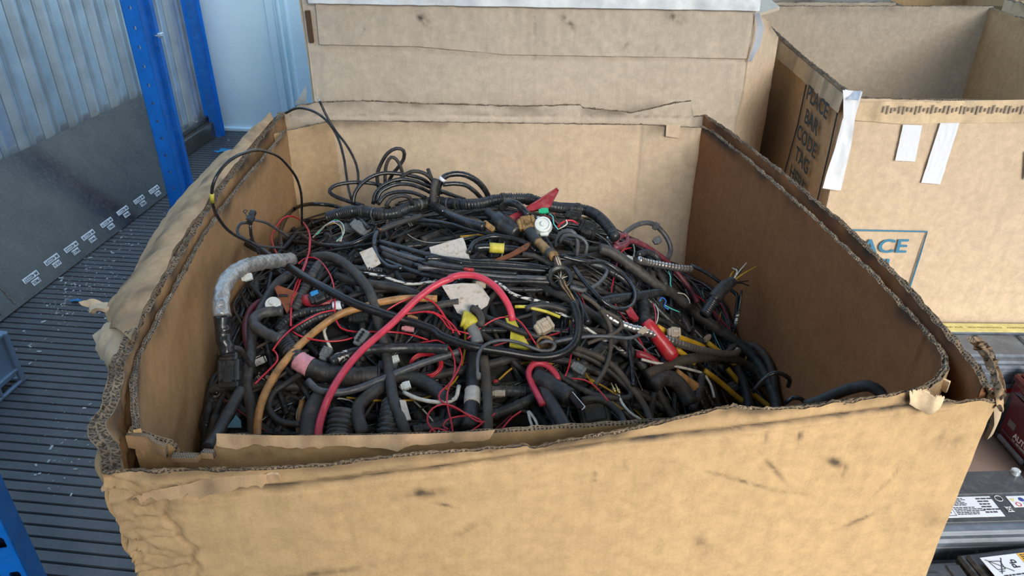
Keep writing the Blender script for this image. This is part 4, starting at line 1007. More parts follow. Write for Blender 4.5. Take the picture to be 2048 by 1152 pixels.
def tube_geo(s, pts, r, kind, n=8, m=0):
    if kind == 'ribbed':
        per = max(.0042, r * .42); L = 0; rad = []
        for i, p in enumerate(pts):
            if i: L += (p - pts[i - 1]).length
            rad.append(r * (1.0 if (L / per) % 1 < .58 else .76))
        s.tube(pts, rad, n, m)
    elif kind == 'spiral':
        per = .0085; L = 0; rad = []
        for i, p in enumerate(pts):
            if i: L += (p - pts[i - 1]).length
            rad.append((lambda L_: (lambda a: r * (.86 + .16 * abs(math.sin(math.pi * L_ / per + a / 2)))))(L))
        s.tube(pts, rad, 12, m)
    elif kind == 'taped':
        L = 0; rad = []
        for i, p in enumerate(pts):
            if i: L += (p - pts[i - 1]).length
            ph = (L / (r * 1.7)) % 1
            rad.append((lambda L_, ph_: (lambda a: r * (.93 + .07 * ph_ + .07 * nz3(L_ * 60, a * .8, r * 900))))(L, ph))
        s.tube(pts, rad, 12, m)
    elif kind == 'crinkle':
        L = 0; rad = []
        for i, p in enumerate(pts):
            if i: L += (p - pts[i - 1]).length
            rad.append((lambda L_: (lambda a: r * (.92 + .16 * nz3(L_ * 110, math.cos(a) * 2.2, math.sin(a) * 2.2) + .05 * nz3(L_ * 300, math.cos(a) * 6, math.sin(a) * 6))))(L))
        s.tube(pts, rad, 22, m)
    else: s.tube(pts, r, n, m)
STEPK = {'plain': .008, 'ribbed': .0016, 'spiral': .0018, 'taped': .0035, 'crinkle': .0025}
def trace(px, lift, r, d01=None, smooth_=3):
    Q = []
    if d01:
        n = len(px); Q = [Pd(x, y, d01[0] + (d01[1] - d01[0]) * i / (n - 1)) if len(d01) == 2 else Pd(x, y, d01[i]) for i, (x, y) in enumerate(px)]
    else:
        # dense pixel polyline, then distance smoothed along it
        dn = []
        for (a, b) in zip(px, px[1:]):
            n = max(1, int(math.hypot(b[0] - a[0], b[1] - a[1]) / 14))
            dn += [(a[0] + (b[0] - a[0]) * k / n, a[1] + (b[1] - a[1]) * k / n) for k in range(n)]
        dn.append(px[-1])
        Y = [hit(x, y, lift + r, .012 + r).y for x, y in dn]
        for _ in range(smooth_):
            Y = [Y[0]] + [(Y[i - 1] + 2 * Y[i] + Y[i + 1]) / 4 for i in range(1, len(Y) - 1)] + [Y[-1]]
        idx = list(range(0, len(dn), 2)); idx = idx if idx[-1] == len(dn) - 1 else idx + [len(dn) - 1]
        Q = [Pd(dn[i][0], dn[i][1], Y[i]) for i in idx]
    return Q
CURVES = {}
def smooth_px(px):
    v = catmull([Vector((x, y, 0)) for x, y in px], 9) if len(px) > 2 else [Vector((x, y, 0)) for x, y in px]
    return [(q.x, q.y) for q in v]
def cable(name, cat, label, z, pts, r, mat, kind='plain', lift=.012, d=None, group=None, key=None):
    px = conv(z, pts) if isinstance(z, str) else [q for zz, pp in zip(z, pts) for q in conv(zz, pp)]
    if d and len(d) > 2: Q = [Pd(x, y, dd) for (x, y), dd in zip(px, d)]
    elif d: Q = trace(px, lift, r, d)
    else: Q = trace(smooth_px(px), lift, r)
    C = catmull(Q, STEPK[kind]); s = MB(); tube_geo(s, C, r, kind, 10 if r > .004 else 7)
    o = s.obj(name, mat, None, smooth=True, fix=False); tag(o, label, cat, group)
    CURVES[key or label] = (C, r); return o
def band(parent, key, f0, f1, mat, name='tape_band', k=1.12, n=12):
    C, r = CURVES[key]; a = int(f0 * (len(C) - 1)); b = max(a + 2, int(f1 * (len(C) - 1)))
    s = MB(); s.tube(C[a:b + 1], [r * k * (1 + .05 * nz3(i * .7, r * 99)) for i in range(len(C[a:b + 1]))], n); return s.obj(name, mat, parent, smooth=True, fix=False)
def ends(parent, key, mat, end=1, n=5, L=.03, seed=0, name='bare_wires', r=.0009, mats=None):
    C, rc = CURVES[key]; p = C[-1] if end else C[0]; t_ = (C[-1] - C[-3]).normalized() if end else (C[0] - C[2]).normalized()
    rr = random.Random(seed); out = []
    for k in range(n):
        v = t_ + Vector((rr.uniform(-.5, .5), rr.uniform(-.3, .3), rr.uniform(-.3, .5))); v2 = v + Vector((rr.uniform(-.6, .6), rr.uniform(-.4, .4), rr.uniform(-.6, .4)))
        off_ = Vector((rr.uniform(-1, 1), rr.uniform(-1, 1), rr.uniform(-1, 1))) * rc * .5
        s = MB(); s.tube(catmull([p - t_ * .006 + off_, p + off_ + v * L * .5, p + off_ + v * L * .5 + v2 * L * .5], .003), r, 5); s.obj(name, (mats[k % len(mats)] if mats else mat), parent, smooth=True)
def place(zk, x, y, ang=0, lift=.02, d=None, tilt=.55):
    (px, py), = conv(zk, [(x, y)]); o = Pd(px, py, d) if d else hit(px, py, lift)
    nn = Vector((0, -tilt, 1 - tilt * .3)).normalized(); r_ = Vector((1, 0, 0)); u_ = nn.cross(r_)
    a = R(ang); e1 = r_ * math.cos(a) + u_ * math.sin(a)
    return basis(o, e1, nn.cross(e1), nn), o
def px2m(o, n_, k=3.388): return n_ / k * zc(o) / FPX

# deep stuff under everything
def heap():
    nx, ny = 120, 130; V = []; F = []; idm = {}
    xs = [-.66 + 1.34 * i / nx for i in range(nx + 1)]; ys = [.62 + 1.24 * j / ny for j in range(ny + 1)]
    for i, x in enumerate(xs):
        for j, y in enumerate(ys):
            if inside(x, y, .012):
                idm[(i, j)] = len(V); V.append((x, y, zf(x, y) - .045 + .018 * fbm(x * 18, y * 18) + .008 * nz3(x * 60, y * 60)))
    for i in range(nx):
        for j in range(ny):
            q = [(i, j), (i + 1, j), (i + 1, j + 1), (i, j + 1)]
            if all(k in idm for k in q): F.append(tuple(idm[k] for k in q))
    s = MB(); s.add(V, F, 0); rr = random.Random(5)
    for k in range(200):
        C = wander(rr, rr.uniform(.3, .8), -.026, .5)
        if C: s.tube(C, rr.uniform(.003, .008), 6, rr.choice((0, 1, 2, 2)))
    tag(s.obj('wire_tangle', [PILEM, BLKM, DUSTY], smooth=True, fix=False), 'deep dark tangle of old wiring filling the inner cardboard bin', 'wires', kind='stuff')
def wander(rr, L, lift, curl, start=None, amp=.006, r=0.004):
    for _ in range(40):
        x = rr.uniform(-.55, .55); y = rr.uniform(.70, 1.78)
        if start: x, y = start
        if inside(x, y, .02 + r): break
    else: return None
    a = rr.uniform(0, 2 * math.pi); k = rr.gauss(0, curl) * 6; pts = []; n = int(L / .02); ph = rr.uniform(0, 6); fr = rr.uniform(4, 11)
    for i in range(n):
        pts.append(Vector((x, y, zf(x, y) + lift + amp * math.sin(i * .02 * fr * 2 + ph))))
        k += rr.gauss(0, curl) * 2.2; k *= .93; a += k * .02
        nx_, ny_ = x + math.cos(a) * .02, y + math.sin(a) * .02; tr = 0
        while not inside(nx_, ny_, .016 + r) and tr < 24:
            a += .30 * (1 if k >= 0 else -1); nx_, ny_ = x + math.cos(a) * .02, y + math.sin(a) * .02; tr += 1
        if tr >= 24: break
        x, y = nx_, ny_
    if len(pts) < 5: return None
    return catmull(pts[::2], .010)
def region(C):
    m_ = C[len(C) // 2]; f = ('front', 'middle', 'back')[0 if m_.y < 1.02 else (1 if m_.y < 1.38 else 2)]; g = ('left', 'centre', 'right')[0 if m_.x < -.17 else (1 if m_.x < .17 else 2)]
    return f, g
def filler():
    rr = random.Random(21)
    cats = [('wire', 'thin black wire', BLK, (.0014, .0026), 'plain', .9, 62), ('cable', 'black cable', BLK, (.0032, .0052), 'plain', .6, 50), ('cable', 'dull black taped cable', BLKM, (.0040, .0075), 'taped', .5, 32),
            ('hose', 'dusty rubber hose', DUSTY, (.006, .010), 'plain', .35, 18), ('conduit', 'ribbed black conduit', CONDU, (.005, .0095), 'ribbed', .45, 30), ('conduit', 'dusty ribbed conduit', CONDD, (.006, .012), 'ribbed', .4, 12),
            ('wire', 'thin grey wire', GREYC, (.0013, .0024), 'plain', .9, 14), ('wire', 'thin white wire', WHTW, (.0010, .0017), 'plain', 1.1, 12), ('wire', 'thin red wire', REDT, (.0011, .0019), 'plain', 1.1, 9),
            ('wire', 'thin yellow wire', YLW, (.0012, .0024), 'plain', .9, 7), ('wire', 'thin green blue wire', TEAL, (.0008, .0011), 'plain', 1.3, 3), ('wire', 'thin brown wire', BRN, (.0014, .003), 'plain', .8, 14), ('wire', 'thin maroon wire', MARN, (.0014, .0028), 'plain', .8, 5)]
    for nm, lab, mat, (r0, r1), kind, curl, cnt in cats:
        for k in range(cnt):
            r = rr.uniform(r0, r1); C = wander(rr, rr.uniform(.18, .65) if r < .003 else rr.uniform(.25, .8), rr.uniform(-.020, .004) - r * .6, curl, r=r)
            if not C: continue
            if kind in ('ribbed', 'taped'): C, _ = resample(C, STEPK[kind] * 1.2)
            s = MB(); tube_geo(s, C, r, kind, 6 if r < .003 else 8)
            o = s.obj(nm, mat, None, smooth=True, fix=False); f, g = region(C); m_ = C[len(C) // 2]; Lc = sum((q - p).length for p, q in zip(C, C[1:]))
            fy = ('front', 'near front', 'middle', 'near back', 'back')[min(4, max(0, int((m_.y - .80) / .20)))]; gx = ('far left', 'left', 'centre', 'right', 'far right')[min(4, max(0, int((m_.x + .45) / .18)))]
            bow = (C[-1] - C[0]).length / max(Lc, 1e-6); sh = 'looping' if bow < .45 else ('bent' if bow < .82 else 'straight')
            tag(o, '%s %s %s half buried %s, %s of the heap' % ('short' if Lc < .32 else ('medium' if Lc < .52 else 'long'), sh, lab, gx, fy), nm, '%ss in the %s, %s of the heap' % (lab, gx, fy))
heap(); filler()

# ---------------------------------------------------------------- the cables that stand out (traced one by one)
c = cable
# back left
o = c('cable', 'cable', 'thin black cable forming the big loop over the left rim, yellow band', 'A', [(690, 905), (690, 800), (685, 700), (655, 600), (600, 520), (530, 450), (440, 415), (380, 408), (300, 425), (210, 470), (140, 540), (95, 620), (80, 700), (90, 790), (120, 860), (180, 940), (250, 990), (330, 1030), (400, 1075)], .0026, BLK,
      d=[1.46, 1.45, 1.43, 1.40, 1.36, 1.30, 1.22, 1.17, 1.12, 1.09, 1.065, 1.05, 1.05, 1.06, 1.08, 1.10, 1.12, 1.14, 1.18], key='loop')
band(o, 'loop', .745, .758, YLWB, k=1.25)
o = c('wire', 'wire', 'straight black wire with a cut tip standing up above the back wall', 'A', [(810, 75), (860, 180), (920, 280), (990, 370), (1045, 470), (1070, 560), (1072, 670)], .0030, BLK, d=[1.70, 1.69, 1.68, 1.66, 1.64, 1.62, 1.60], key='w1')
ends(o, 'w1', STEEL, 0, 3, .006, 3)
c('wire', 'wire', 'black wire arching up to the back left corner of the bin', 'A', [(580, 157), (640, 127), (700, 124), (780, 150), (850, 200), (900, 260), (945, 350), (975, 460), (990, 560), (1005, 660), (1028, 745)], .0031, BLK, d=[1.80, 1.79, 1.78, 1.76, 1.74, 1.72, 1.69, 1.66, 1.64, 1.61, 1.58])
c('cable', 'cable', 'black coiled cable, pointed bight sticking out to the left at back', 'A', [(1230, 645), (1150, 630), (1060, 625), (960, 635), (900, 655), (878, 690), (920, 722), (1000, 752), (1110, 785)], .0044, BLK, d=[1.60, 1.60, 1.59, 1.58, 1.57, 1.56, 1.555, 1.55, 1.54])
c('cable', 'cable', 'glossy black coil turn, outermost left of the back coil', 'A', [(1035, 780), (1050, 700), (1100, 630), (1180, 580), (1270, 562), (1400, 575), (1500, 600), (1560, 640)], .0044, BLK, d=(1.54, 1.62))
c('cable', 'cable', 'glossy black coil turn, second from outside of the back coil', 'A', [(1172, 775), (1190, 700), (1250, 640), (1350, 605), (1450, 615), (1540, 650), (1640, 690), (1760, 730)], .0042, BLK, d=(1.52, 1.60))
c('cable', 'cable', 'glossy black coil turn, middle one of the back coil', 'A', [(1195, 770), (1225, 690), (1320, 642), (1420, 640), (1500, 665), (1580, 705)], .0042, BLK, d=(1.50, 1.57))
c('cable', 'cable', 'glossy black coil turn, inner one of the back coil', 'A', [(1205, 775), (1255, 715), (1340, 690), (1440, 695), (1530, 730)], .0044, BLK, d=(1.48, 1.54))
c('cable', 'cable', 'lowest dark coil turn of the back coil', 'A', [(1260, 790), (1290, 740), (1360, 715), (1420, 730), (1440, 780)], .0044, BLKM, d=(1.47, 1.50))
c('cable', 'cable', 'tall dark loop rising highest from the back coil', 'A', [(1210, 660), (1200, 580), (1222, 510), (1270, 430), (1330, 396), (1378, 410), (1382, 460), (1350, 515), (1305, 570), (1270, 640)], .0042, BLKM, d=(1.62, 1.66))
c('cable', 'cable', 'dusty loop just in front of the tallest loop at back', 'A', [(1255, 640), (1255, 560), (1268, 490), (1295, 455), (1330, 470), (1360, 520), (1375, 580)], .0040, DUSTY, d=(1.60, 1.61))
c('cable', 'cable', 'dull cable arching at the right of the back coil', 'A', [(1330, 640), (1380, 580), (1450, 550), (1530, 570), (1590, 630), (1640, 700)], .0044, BLKM, d=(1.58, 1.60))
c('cable', 'cable', 'short upright cable stub behind the back coil', 'A', [(1545, 535), (1560, 580), (1585, 640), (1600, 700)], .0045, DUSTY, d=(1.63, 1.60))
c('cable', 'cable', 'thick black cable arching low at left, behind the red loop', 'A', [(550, 1060), (543, 970), (575, 880), (640, 805), (730, 775), (830, 775), (930, 790), (1020, 830), (1090, 880), (1140, 935)], .0048, BLK, lift=.03)
o = c('hose', 'hose', 'thick taped ribbed hose running along the back of the heap', ('A', 'B'), [[(870, 860), (1000, 822), (1100, 822), (1200, 838), (1300, 840), (1400, 800), (1500, 770), (1600, 758)], [(60, 292), (150, 300), (250, 298), (350, 275), (450, 262), (560, 262), (640, 275), (720, 305), (800, 322), (900, 328), (990, 340), (1060, 375), (1120, 430), (1165, 490), (1190, 530)]], .0125, CONDU, 'ribbed', lift=.030, key='hoseback')
for f in (.10, .16, .20, .26, .31, .36, .42, .56, .63, .80): band(o, 'hoseback', f, f + .012, BLKM, k=1.06)
for f in (.14, .29, .39): band(o, 'hoseback', f, f + .006, GREYC, k=1.07)
o = c('wire', 'wire', 'red wire loop standing at the left, before the thick black arch', ('A', 'C'), [[(530, 1130), (498, 1060), (485, 1000), (510, 940), (565, 868), (620, 855), (680, 880), (728, 940), (746, 1010), (740, 1100)], [(590, 90), (560, 170), (515, 280), (500, 380), (498, 470)]], .0021, REDT, lift=.055)
t = place('A', 350, 850, 80, d=1.20); M_, oo = t; u_ = px2m(oo, 1)
ct_ = empty('connector', oo); tag(ct_, 'small black plug with bent wire clip hanging high at left', 'connector')
s = MB(); s.box((0, 0, 0), (80 * u_, 42 * u_, 36 * u_), M_, .002); s.box((-26 * u_, 0, 0), (50 * u_, 52 * u_, 40 * u_), M_, .003); s.box((10 * u_, 0, 18 * u_), (36 * u_, 22 * u_, 8 * u_), M_, .001); s.obj('plug_body', BPLA, ct_)
s = MB(); s.tube(catmull([M_ @ Vector((x * u_, y * u_, 0)) for x, y in ((-20, 24), (0, 40), (20, 66), (34, 60), (30, 38), (12, 50))], .002), .0009, 6); s.obj('wire_clip', BLK, ct_, smooth=True)
c('wire', 'wire', 'grey wire from the hanging plug down to the right', 'A', [(370, 880), (450, 900), (530, 950), (600, 992)], .0026, GREYC, d=(1.20, 1.36))
c('wire', 'wire', 'black wire hanging straight down from the high plug', 'A', [(340, 905), (345, 980), (365, 1040), (400, 1110)], .0028, BLK, d=(1.20, 1.20))
c('wire', 'wire', 'black wire curling left from the high plug', 'A', [(352, 905), (285, 900), (256, 935), (262, 980), (335, 1030)], .0026, BLK, d=(1.195, 1.14))
c('wire', 'wire', 'grey wire crossing from the left wall to the heap', 'A', [(350, 1035), (400, 1055), (480, 1065), (570, 1070)], .0024, GREYC, d=(1.17, 1.36))
o = c('harness_sleeve', 'harness', 'long black braided sleeve crossing the heap diagonally from upper left', ('A', 'C', 'D'), [[(335, 1030), (400, 1080)], [(250, 15), (300, 35), (400, 100), (500, 155), (600, 218), (700, 272), (800, 326), (900, 368), (1000, 402), (1100, 435), (1200, 462), (1300, 502)], [(80, 412), (200, 460), (300, 490), (400, 508), (500, 522), (600, 540), (700, 556), (800, 556), (880, 532), (945, 488), (978, 420), (982, 340), (970, 270), (945, 210)]], .0078, BRAID, lift=.060, key='braid')
c('cable', 'cable', 'black cable swinging from left centre up to the back right', ('A', 'B'), [[(690, 985), (760, 1030), (850, 1052), (1000, 1050), (1100, 1012), (1200, 960), (1320, 902), (1440, 882), (1600, 892), (1700, 910)], [(100, 440), (200, 470), (330, 500), (420, 515)]], .0046, BLK, lift=.026)
c('pipe', 'pipe', 'short brown black pipe stub pointing up right at the back', 'A', [(1215, 955), (1300, 918), (1400, 885), (1495, 855)], .0058, DUSTY, lift=.032)
o = c('cable', 'cable', 'black cable with bare copper tip, hooking down beside the label tape', ('A', 'C'), [[(1205, 955), (1185, 1000), (1182, 1060)], [(958, 40), (968, 80), (995, 118), (1040, 148), (1110, 155)]], .0052, BLK, lift=.034, key='ctip')
ends(o, 'ctip', COPPER, 0, 4, .010, 4, 'copper_strand', .0012)
def conn(zk, x, y, ang, L, w_, h_, label, mat, lift=.03, tilt=.55, pins=0, d=None, name='connector', k=None, latch=True, pinm=None):
    M_, oo = place(zk, x, y, ang, lift, d, tilt); u_ = px2m(oo, 1, ZT[zk][2]); t = empty(name, oo); tag(t, label, name.replace('_', ' '))
    L, w_, h_ = L * u_, w_ * u_, h_ * u_; s = MB()
    s.box((0, 0, 0), (L * .62, w_, h_), M_, min(w_, h_) * .14); s.box((-L * .36, 0, 0), (L * .28, w_ * .78, h_ * .8), M_, min(w_, h_) * .14); s.box((L * .38, 0, 0), (L * .20, w_ * .92, h_ * .92), M_, min(w_, h_) * .1)
    for q in range(3): s.box((-L * .12 + q * L * .14, 0, h_ * .5), (L * .035, w_ * .8, h_ * .12), M_, .0003)
    s.obj('housing', mat, t)
    if latch:
        s = MB(); s.box((L * .10, 0, h_ * .56), (L * .42, w_ * .30, h_ * .12), M_, .0006); s.box((L * .30, 0, h_ * .62), (L * .06, w_ * .4, h_ * .16), M_, .0006); s.obj('latch', mat, t)
    if pins:
        s = MB()
        for q in range(pins): s.box((L * .485, w_ * (-.38 + .76 * q / max(1, pins - 1)), 0), (L * .05, w_ * .35 / pins, h_ * .5), M_, 0)
        s.obj('pin_row', pinm or BRASS, t)
    return t, M_, oo, u_
conn('A', 1085, 935, -38, 150, 75, 36, 'flat dark grey connector lying below the left end of the taped hose', BGRY, .03, pins=4)
c('cable', 'cable', 'thin black cable passing under the flat grey connector', 'A', [(760, 905), (850, 880), (950, 885), (1080, 900), (1200, 912)], .0030, BLK, lift=.022)
for k, (m_, nmz) in enumerate(((WHTW, 'white'), (YLW, 'yellow'), (LIL, 'lilac'), (GREYC, 'grey'), (GRNW, 'green'), (WHTW, 'cream'))):
    c('wire', 'wire', 'thin %s strand in the fan of coloured strands at back left' % nmz, 'A', [(765 + 6 * k, 998 - 4 * k), (820 + 5 * k, 940 - 3 * k), (890 + 6 * k, 895 - 4 * k + (k % 2) * 14), (945 + 4 * k, 920 - 3 * k), (965 + 2 * k, 970), (955 - 6 * k, 1025)], .0010, m_, lift=.040)
o = c('harness_sleeve', 'harness', 'shiny wrapped harness arch at the back with white tie', 'B', [(-20, 240), (-5, 170), (30, 115), (90, 95), (160, 98), (225, 125), (275, 165), (310, 210), (328, 250)], .0068, BLK, 'taped', d=(1.56, 1.60), key='arch1')
band(o, 'arch1', .20, .24, WHT, 'cable_tie', 1.25)
c('harness_sleeve', 'harness', 'lower shiny wrapped branch under the harness arch', 'B', [(20, 165), (100, 160), (170, 170), (225, 205), (262, 240), (280, 262)], .0052, BLK, 'taped', d=(1.55, 1.58))
c('cable', 'cable', 'black wire pair below the harness arch', 'B', [(0, 205), (50, 222), (110, 245), (170, 265)], .0035, BLK, d=(1.53, 1.55))
c('harness_sleeve', 'harness', 'dusty wrapped stem dropping left of the harness arch', 'B', [(-30, 130), (-40, 180), (-45, 240), (-40, 290)], .0085, DUSTY, 'taped', d=(1.56, 1.53))
t = c('pipe', 'pipe', 'thick black tube with white paint specks at the back centre', 'B', [(-60, 300), (0, 335), (90, 385), (190, 425), (300, 452)], .0105, BLK, lift=.03, key='specktube')
C_, r_ = CURVES['specktube']; s = MB()
rr = random.Random(2)
for k in range(9):
    q = C_[2 + k]; s.box(q + Vector((rr.uniform(-.004, .004), -.0085, .0085 - rr.uniform(0, .003))), (.003 + .002 * rr.random(), .002, .002), None, .0006)
s.obj('paint_speck', WHT, t)
# wedge shaped red plastic, white cap, green clip
def wedge(zk, poly, th, mat, name, label, cat, lift=.04, d=None, tilt=.55, mat2=None, key=(0, 0)):
    cx_ = sum(p[0] for p in poly) / len(poly); cy_ = sum(p[1] for p in poly) / len(poly)
    M_, oo = place(zk, cx_, cy_, 0, lift, d, tilt); n_ = Vector((M_[0][2], M_[1][2], M_[2][2])); Mi = M_.inverted()
    P2 = [Mi @ Pn(px, py, oo, n_) for px, py in conv(zk, poly)]; s = MB(); s.plate([(q.x, q.y) for q in P2], th, M_)
    t = s.obj(name, mat, None); tag(t, label, cat); return t, M_, oo, P2
t, M_, oo, P2 = wedge('B', [(585, 328), (650, 290), (722, 243), (790, 198), (802, 214), (772, 268), (748, 322), (680, 340), (600, 350)], .010, REDDK, 'plastic_wedge', 'dull red pointed plastic wedge sticking up at the back', 'plastic part', d=1.45, tilt=.8)
s = MB(); s.tube([M_ @ Vector((q.x, q.y, .006)) for q in P2[:5]], .0018, 6); s.obj('raised_edge', REDDK, t, smooth=True)
t, M_, oo, P2 = wedge('B', [(470, 385), (560, 340), (600, 360), (540, 430), (500, 450)], .010, REDDK, 'plastic_wedge', 'dark red plastic piece below the pointed wedge', 'plastic part', d=1.43, tilt=.7)
conn('B', 702, 345, 5, 68, 36, 26, 'small bright green clip above the white round cap', GRNW, d=1.42, tilt=.8)
M_, oo = place('B', 697, 443, 0, d=1.39, tilt=.75); u_ = px2m(oo, 1)
t = empty('plastic_disc', oo); tag(t, 'round translucent white plastic cap on top of the heap', 'disc')
s = MB(); s.lathe([(0, .010), (10 * u_, .010), (12 * u_, .006), (40 * u_, .005), (44 * u_, .009), (55 * u_, .008), (62 * u_, -.002), (66 * u_, -.006), (60 * u_, -.012)], M_, 32); s.obj('cap_disc', WPLA, t, smooth=False)
s = MB(); s.lathe([(16 * u_, .006), (17 * u_, .011), (13 * u_, .0112)], M_, 20); s.box((8 * u_, -60 * u_, -.002), (60 * u_, 26 * u_, .010), M_, .002); s.box((-30 * u_, 62 * u_, -.004), (26 * u_, 14 * u_, .008), M_, .002); s.obj('hub', WPLA, t)
t, M_, oo, u_ = conn('B', 585, 432, 12, 125, 100, 80, 'big dirty brown square connector left of the white cap', OCHRE, d=1.40, tilt=.7, latch=True)
s = MB()
for k in range(4): s.box((0, 0, 0), (.001, .001, .001), M_)
o = c('harness_sleeve', 'harness', 'thick ochre and black taped harness from brown connector to round grommet', 'B', [(590, 455), (630, 520), (680, 570), (725, 615), (775, 655)], .0105, OCHRE, 'taped', d=(1.39, 1.29), key='och')
band(o, 'och', .12, .48, BLKM, k=1.08); band(o, 'och', .86, .96, DUSTY, k=1.12)
for k in range(7):
    c('wire', 'wire', 'bare %s wire between the taped harness and the round grommet' % ('brown', 'black', 'copper coloured', 'pale', 'dark brown', 'white', 'tan')[k], 'B', [(768 + 5 * k, 650), (776 + 6 * k, 690 - 2 * k), (798 + 5 * k, 735), (800 + 6 * k, 770)], .0011, (BRN, BLK, COPPER, WHTW, BRN, WHTW, OCHRE)[k], d=(1.29, 1.25))
M_, oo = place('B', 815, 800, 0, d=1.24, tilt=.6); u_ = px2m(oo, 1)
t = empty('rubber_grommet', oo); tag(t, 'round black rubber grommet with a fan of wires through it', 'grommet')
s = MB(); s.lathe([(72 * u_, -.012), (84 * u_, -.008), (87 * u_, 0), (84 * u_, .007), (74 * u_, .009), (70 * u_, .006), (62 * u_, .007), (56 * u_, .004), (52 * u_, -.004), (20 * u_, -.008)], M_, 36); s.obj('ring', BPLA, t, smooth=True)
s = MB()
for k in range(26):
    a = 2 * math.pi * k / 26; s.tube([M_ @ Vector((50 * u_ * math.cos(a), 50 * u_ * math.sin(a), .001)), M_ @ Vector((24 * u_ * math.cos(a), 24 * u_ * math.sin(a) - 10 * u_, .006)), M_ @ Vector((7 * u_ * math.cos(a), 7 * u_ * math.sin(a) - 22 * u_, .009))], .0009, 5, (0, 1, 0, 2, 0)[k % 5])
s.obj('wire_fan', [BLK, WHTW, OCHRE], t, smooth=True)
for k in range(5):
    c('wire', 'wire', '%s wire leaving the round grommet downwards' % ('black', 'tan', 'brown', 'dull black', 'ochre')[k], 'B', [(805 + 8 * k, 810), (815 + 9 * k, 850), (850 + 7 * k, 890), (885 + 5 * k, 940), (915 + 4 * k, 985), (925 + 5 * k, 1040)], .0016, (BLK, OCHRE, BRN, BLKM, OCHRE)[k], lift=.050 + .002 * k)
# upper centre cables
o = c('cable', 'cable', 'black cable arch with the upper bend above the copper strip', 'B', [(195, 630), (225, 565), (300, 528), (400, 518), (500, 535), (590, 570), (650, 620)], .0050, BLK, lift=.03)
o = c('cable', 'cable', 'black cable carrying a wide yellow tape band', 'B', [(225, 600), (300, 592), (400, 598), (500, 605), (560, 620)], .0082, BLK, lift=.022, key='ytape')
band(o, 'ytape', .38, .62, YLWB, k=1.30)
t, M_, oo, P2 = wedge('B', [(-72, 592), (155, 524), (170, 560), (204, 676), (120, 672), (10, 668), (-60, 640)], .0012, PAPER, 'paper_card', 'dirty white card lying flat upper left of centre', 'card', lift=.035, tilt=.45)
t, M_, oo, P2 = wedge('B', [(365, 678), (470, 635), (595, 563), (612, 572), (590, 606), (470, 668), (400, 690)], .004, COPPER, 'copper_strip', 'bright copper strip with two holes near the centre', 'metal strip', lift=.04, tilt=.5)
s = MB()
for (x, y) in ((583, 590), (550, 606)):
    q = hit(*conv('B', [(x, y)])[0], .044); s.lathe([(.0026, 0), (.0026, .0015)], Matrix.Translation(Pn(*conv('B', [(x, y)])[0], oo, Vector((M_[0][2], M_[1][2], M_[2][2])))) @ M_.to_3x3().to_4x4() @ Matrix.Translation((0, 0, .0015)), 10)
s.obj('hole_rim', BRN, t)
bun = [([(-100, 670), (0, 668), (200, 690), (400, 700), (600, 716), (740, 738)], BLK, .0058, 'uppermost', .034), ([(-150, 690), (0, 700), (200, 720), (400, 728), (600, 742), (735, 752)], BRAID, .0060, 'second', .030), ([(-150, 730), (0, 735), (200, 765), (420, 792), (600, 800), (730, 806)], GREYC, .0055, 'third', .034), ([(-180, 710), (0, 762), (200, 790), (420, 818), (620, 822), (760, 830)], BLK, .0060, 'lowest', .028)]
for pts_, m_, r_, w_, lf in bun: c('cable', 'cable', '%s cable of the parallel black bundle across the heap centre' % w_, 'B', pts_, r_, m_, lift=lf)
bun2 = [([(985, 10), (1100, 40), (1250, 82), (1440, 128)], BLK, .0056, 'top', .034), ([(990, 40), (1100, 80), (1250, 120), (1440, 160)], GREYC, .0050, 'second', .030), ([(1000, 75), (1120, 120), (1260, 160), (1440, 190)], BLKM, .0060, 'third', .026), ([(1010, 110), (1130, 160), (1280, 200), (1430, 215)], BLK, .0050, 'bottom', .024)]
for pts_, m_, r_, w_, lf in bun2: c('cable', 'cable', '%s cable of the bundle left of the dirty white card' % w_, 'C', pts_, r_, m_, lift=lf)
c('cable', 'cable', 'red marked thin black cable over the parallel bundle', 'B', [(-120, 700), (0, 722), (190, 742), (270, 752), (380, 762), (520, 770)], .0032, BLK, lift=.044, key='rm')
band(bpy.data.objects[-1] if False else [o_ for o_ in bpy.data.objects if o_.get('label', '').startswith('red marked')][0], 'rm', .47, .58, REDPL, 'red_mark', 1.15)
redc = c('power_cable', 'cable', 'thick bright red cable arching over the centre of the heap', ('C', 'B'), [[(648, 1090), (655, 1010), (690, 900), (738, 800), (800, 705), (880, 612), (970, 530), (1050, 462), (1120, 392), (1200, 315), (1300, 243), (1380, 210)], [(60, 800), (140, 780), (230, 783), (320, 818), (395, 880), (445, 950), (478, 1020), (490, 1090)]], .0062, RED, lift=.075)
t, M_, oo, P2 = wedge('D', [(105, 98), (230, 85), (350, 88), (372, 120), (416, 182), (400, 226), (352, 258), (338, 222), (292, 240), (300, 292), (248, 292), (206, 275), (168, 200)], .0012, PAPER, 'paper_tag', 'crumpled dirty paper tag under the red cable arch', 'paper tag', lift=.04, tilt=.5)
c('wire', 'wire', 'black and white striped wire curving below the parallel bundle', 'B', [(350, 812), (420, 850), (480, 900), (560, 932), (650, 950), (735, 972)], .0030, STRIPE, lift=.035)
c('wire', 'wire', 'second striped wire left of the first, meeting the red cable', 'C', [(865, 178), (950, 188), (1050, 213), (1110, 236), (1200, 240), (1300, 222)], .0028, STRIPE, lift=.035)
c('wire', 'wire', 'third striped wire lower right of the striped pair', 'D', [(830, 262), (930, 310), (1030, 370), (1150, 450), (1300, 540)], .0028, STRIPE, lift=.030)
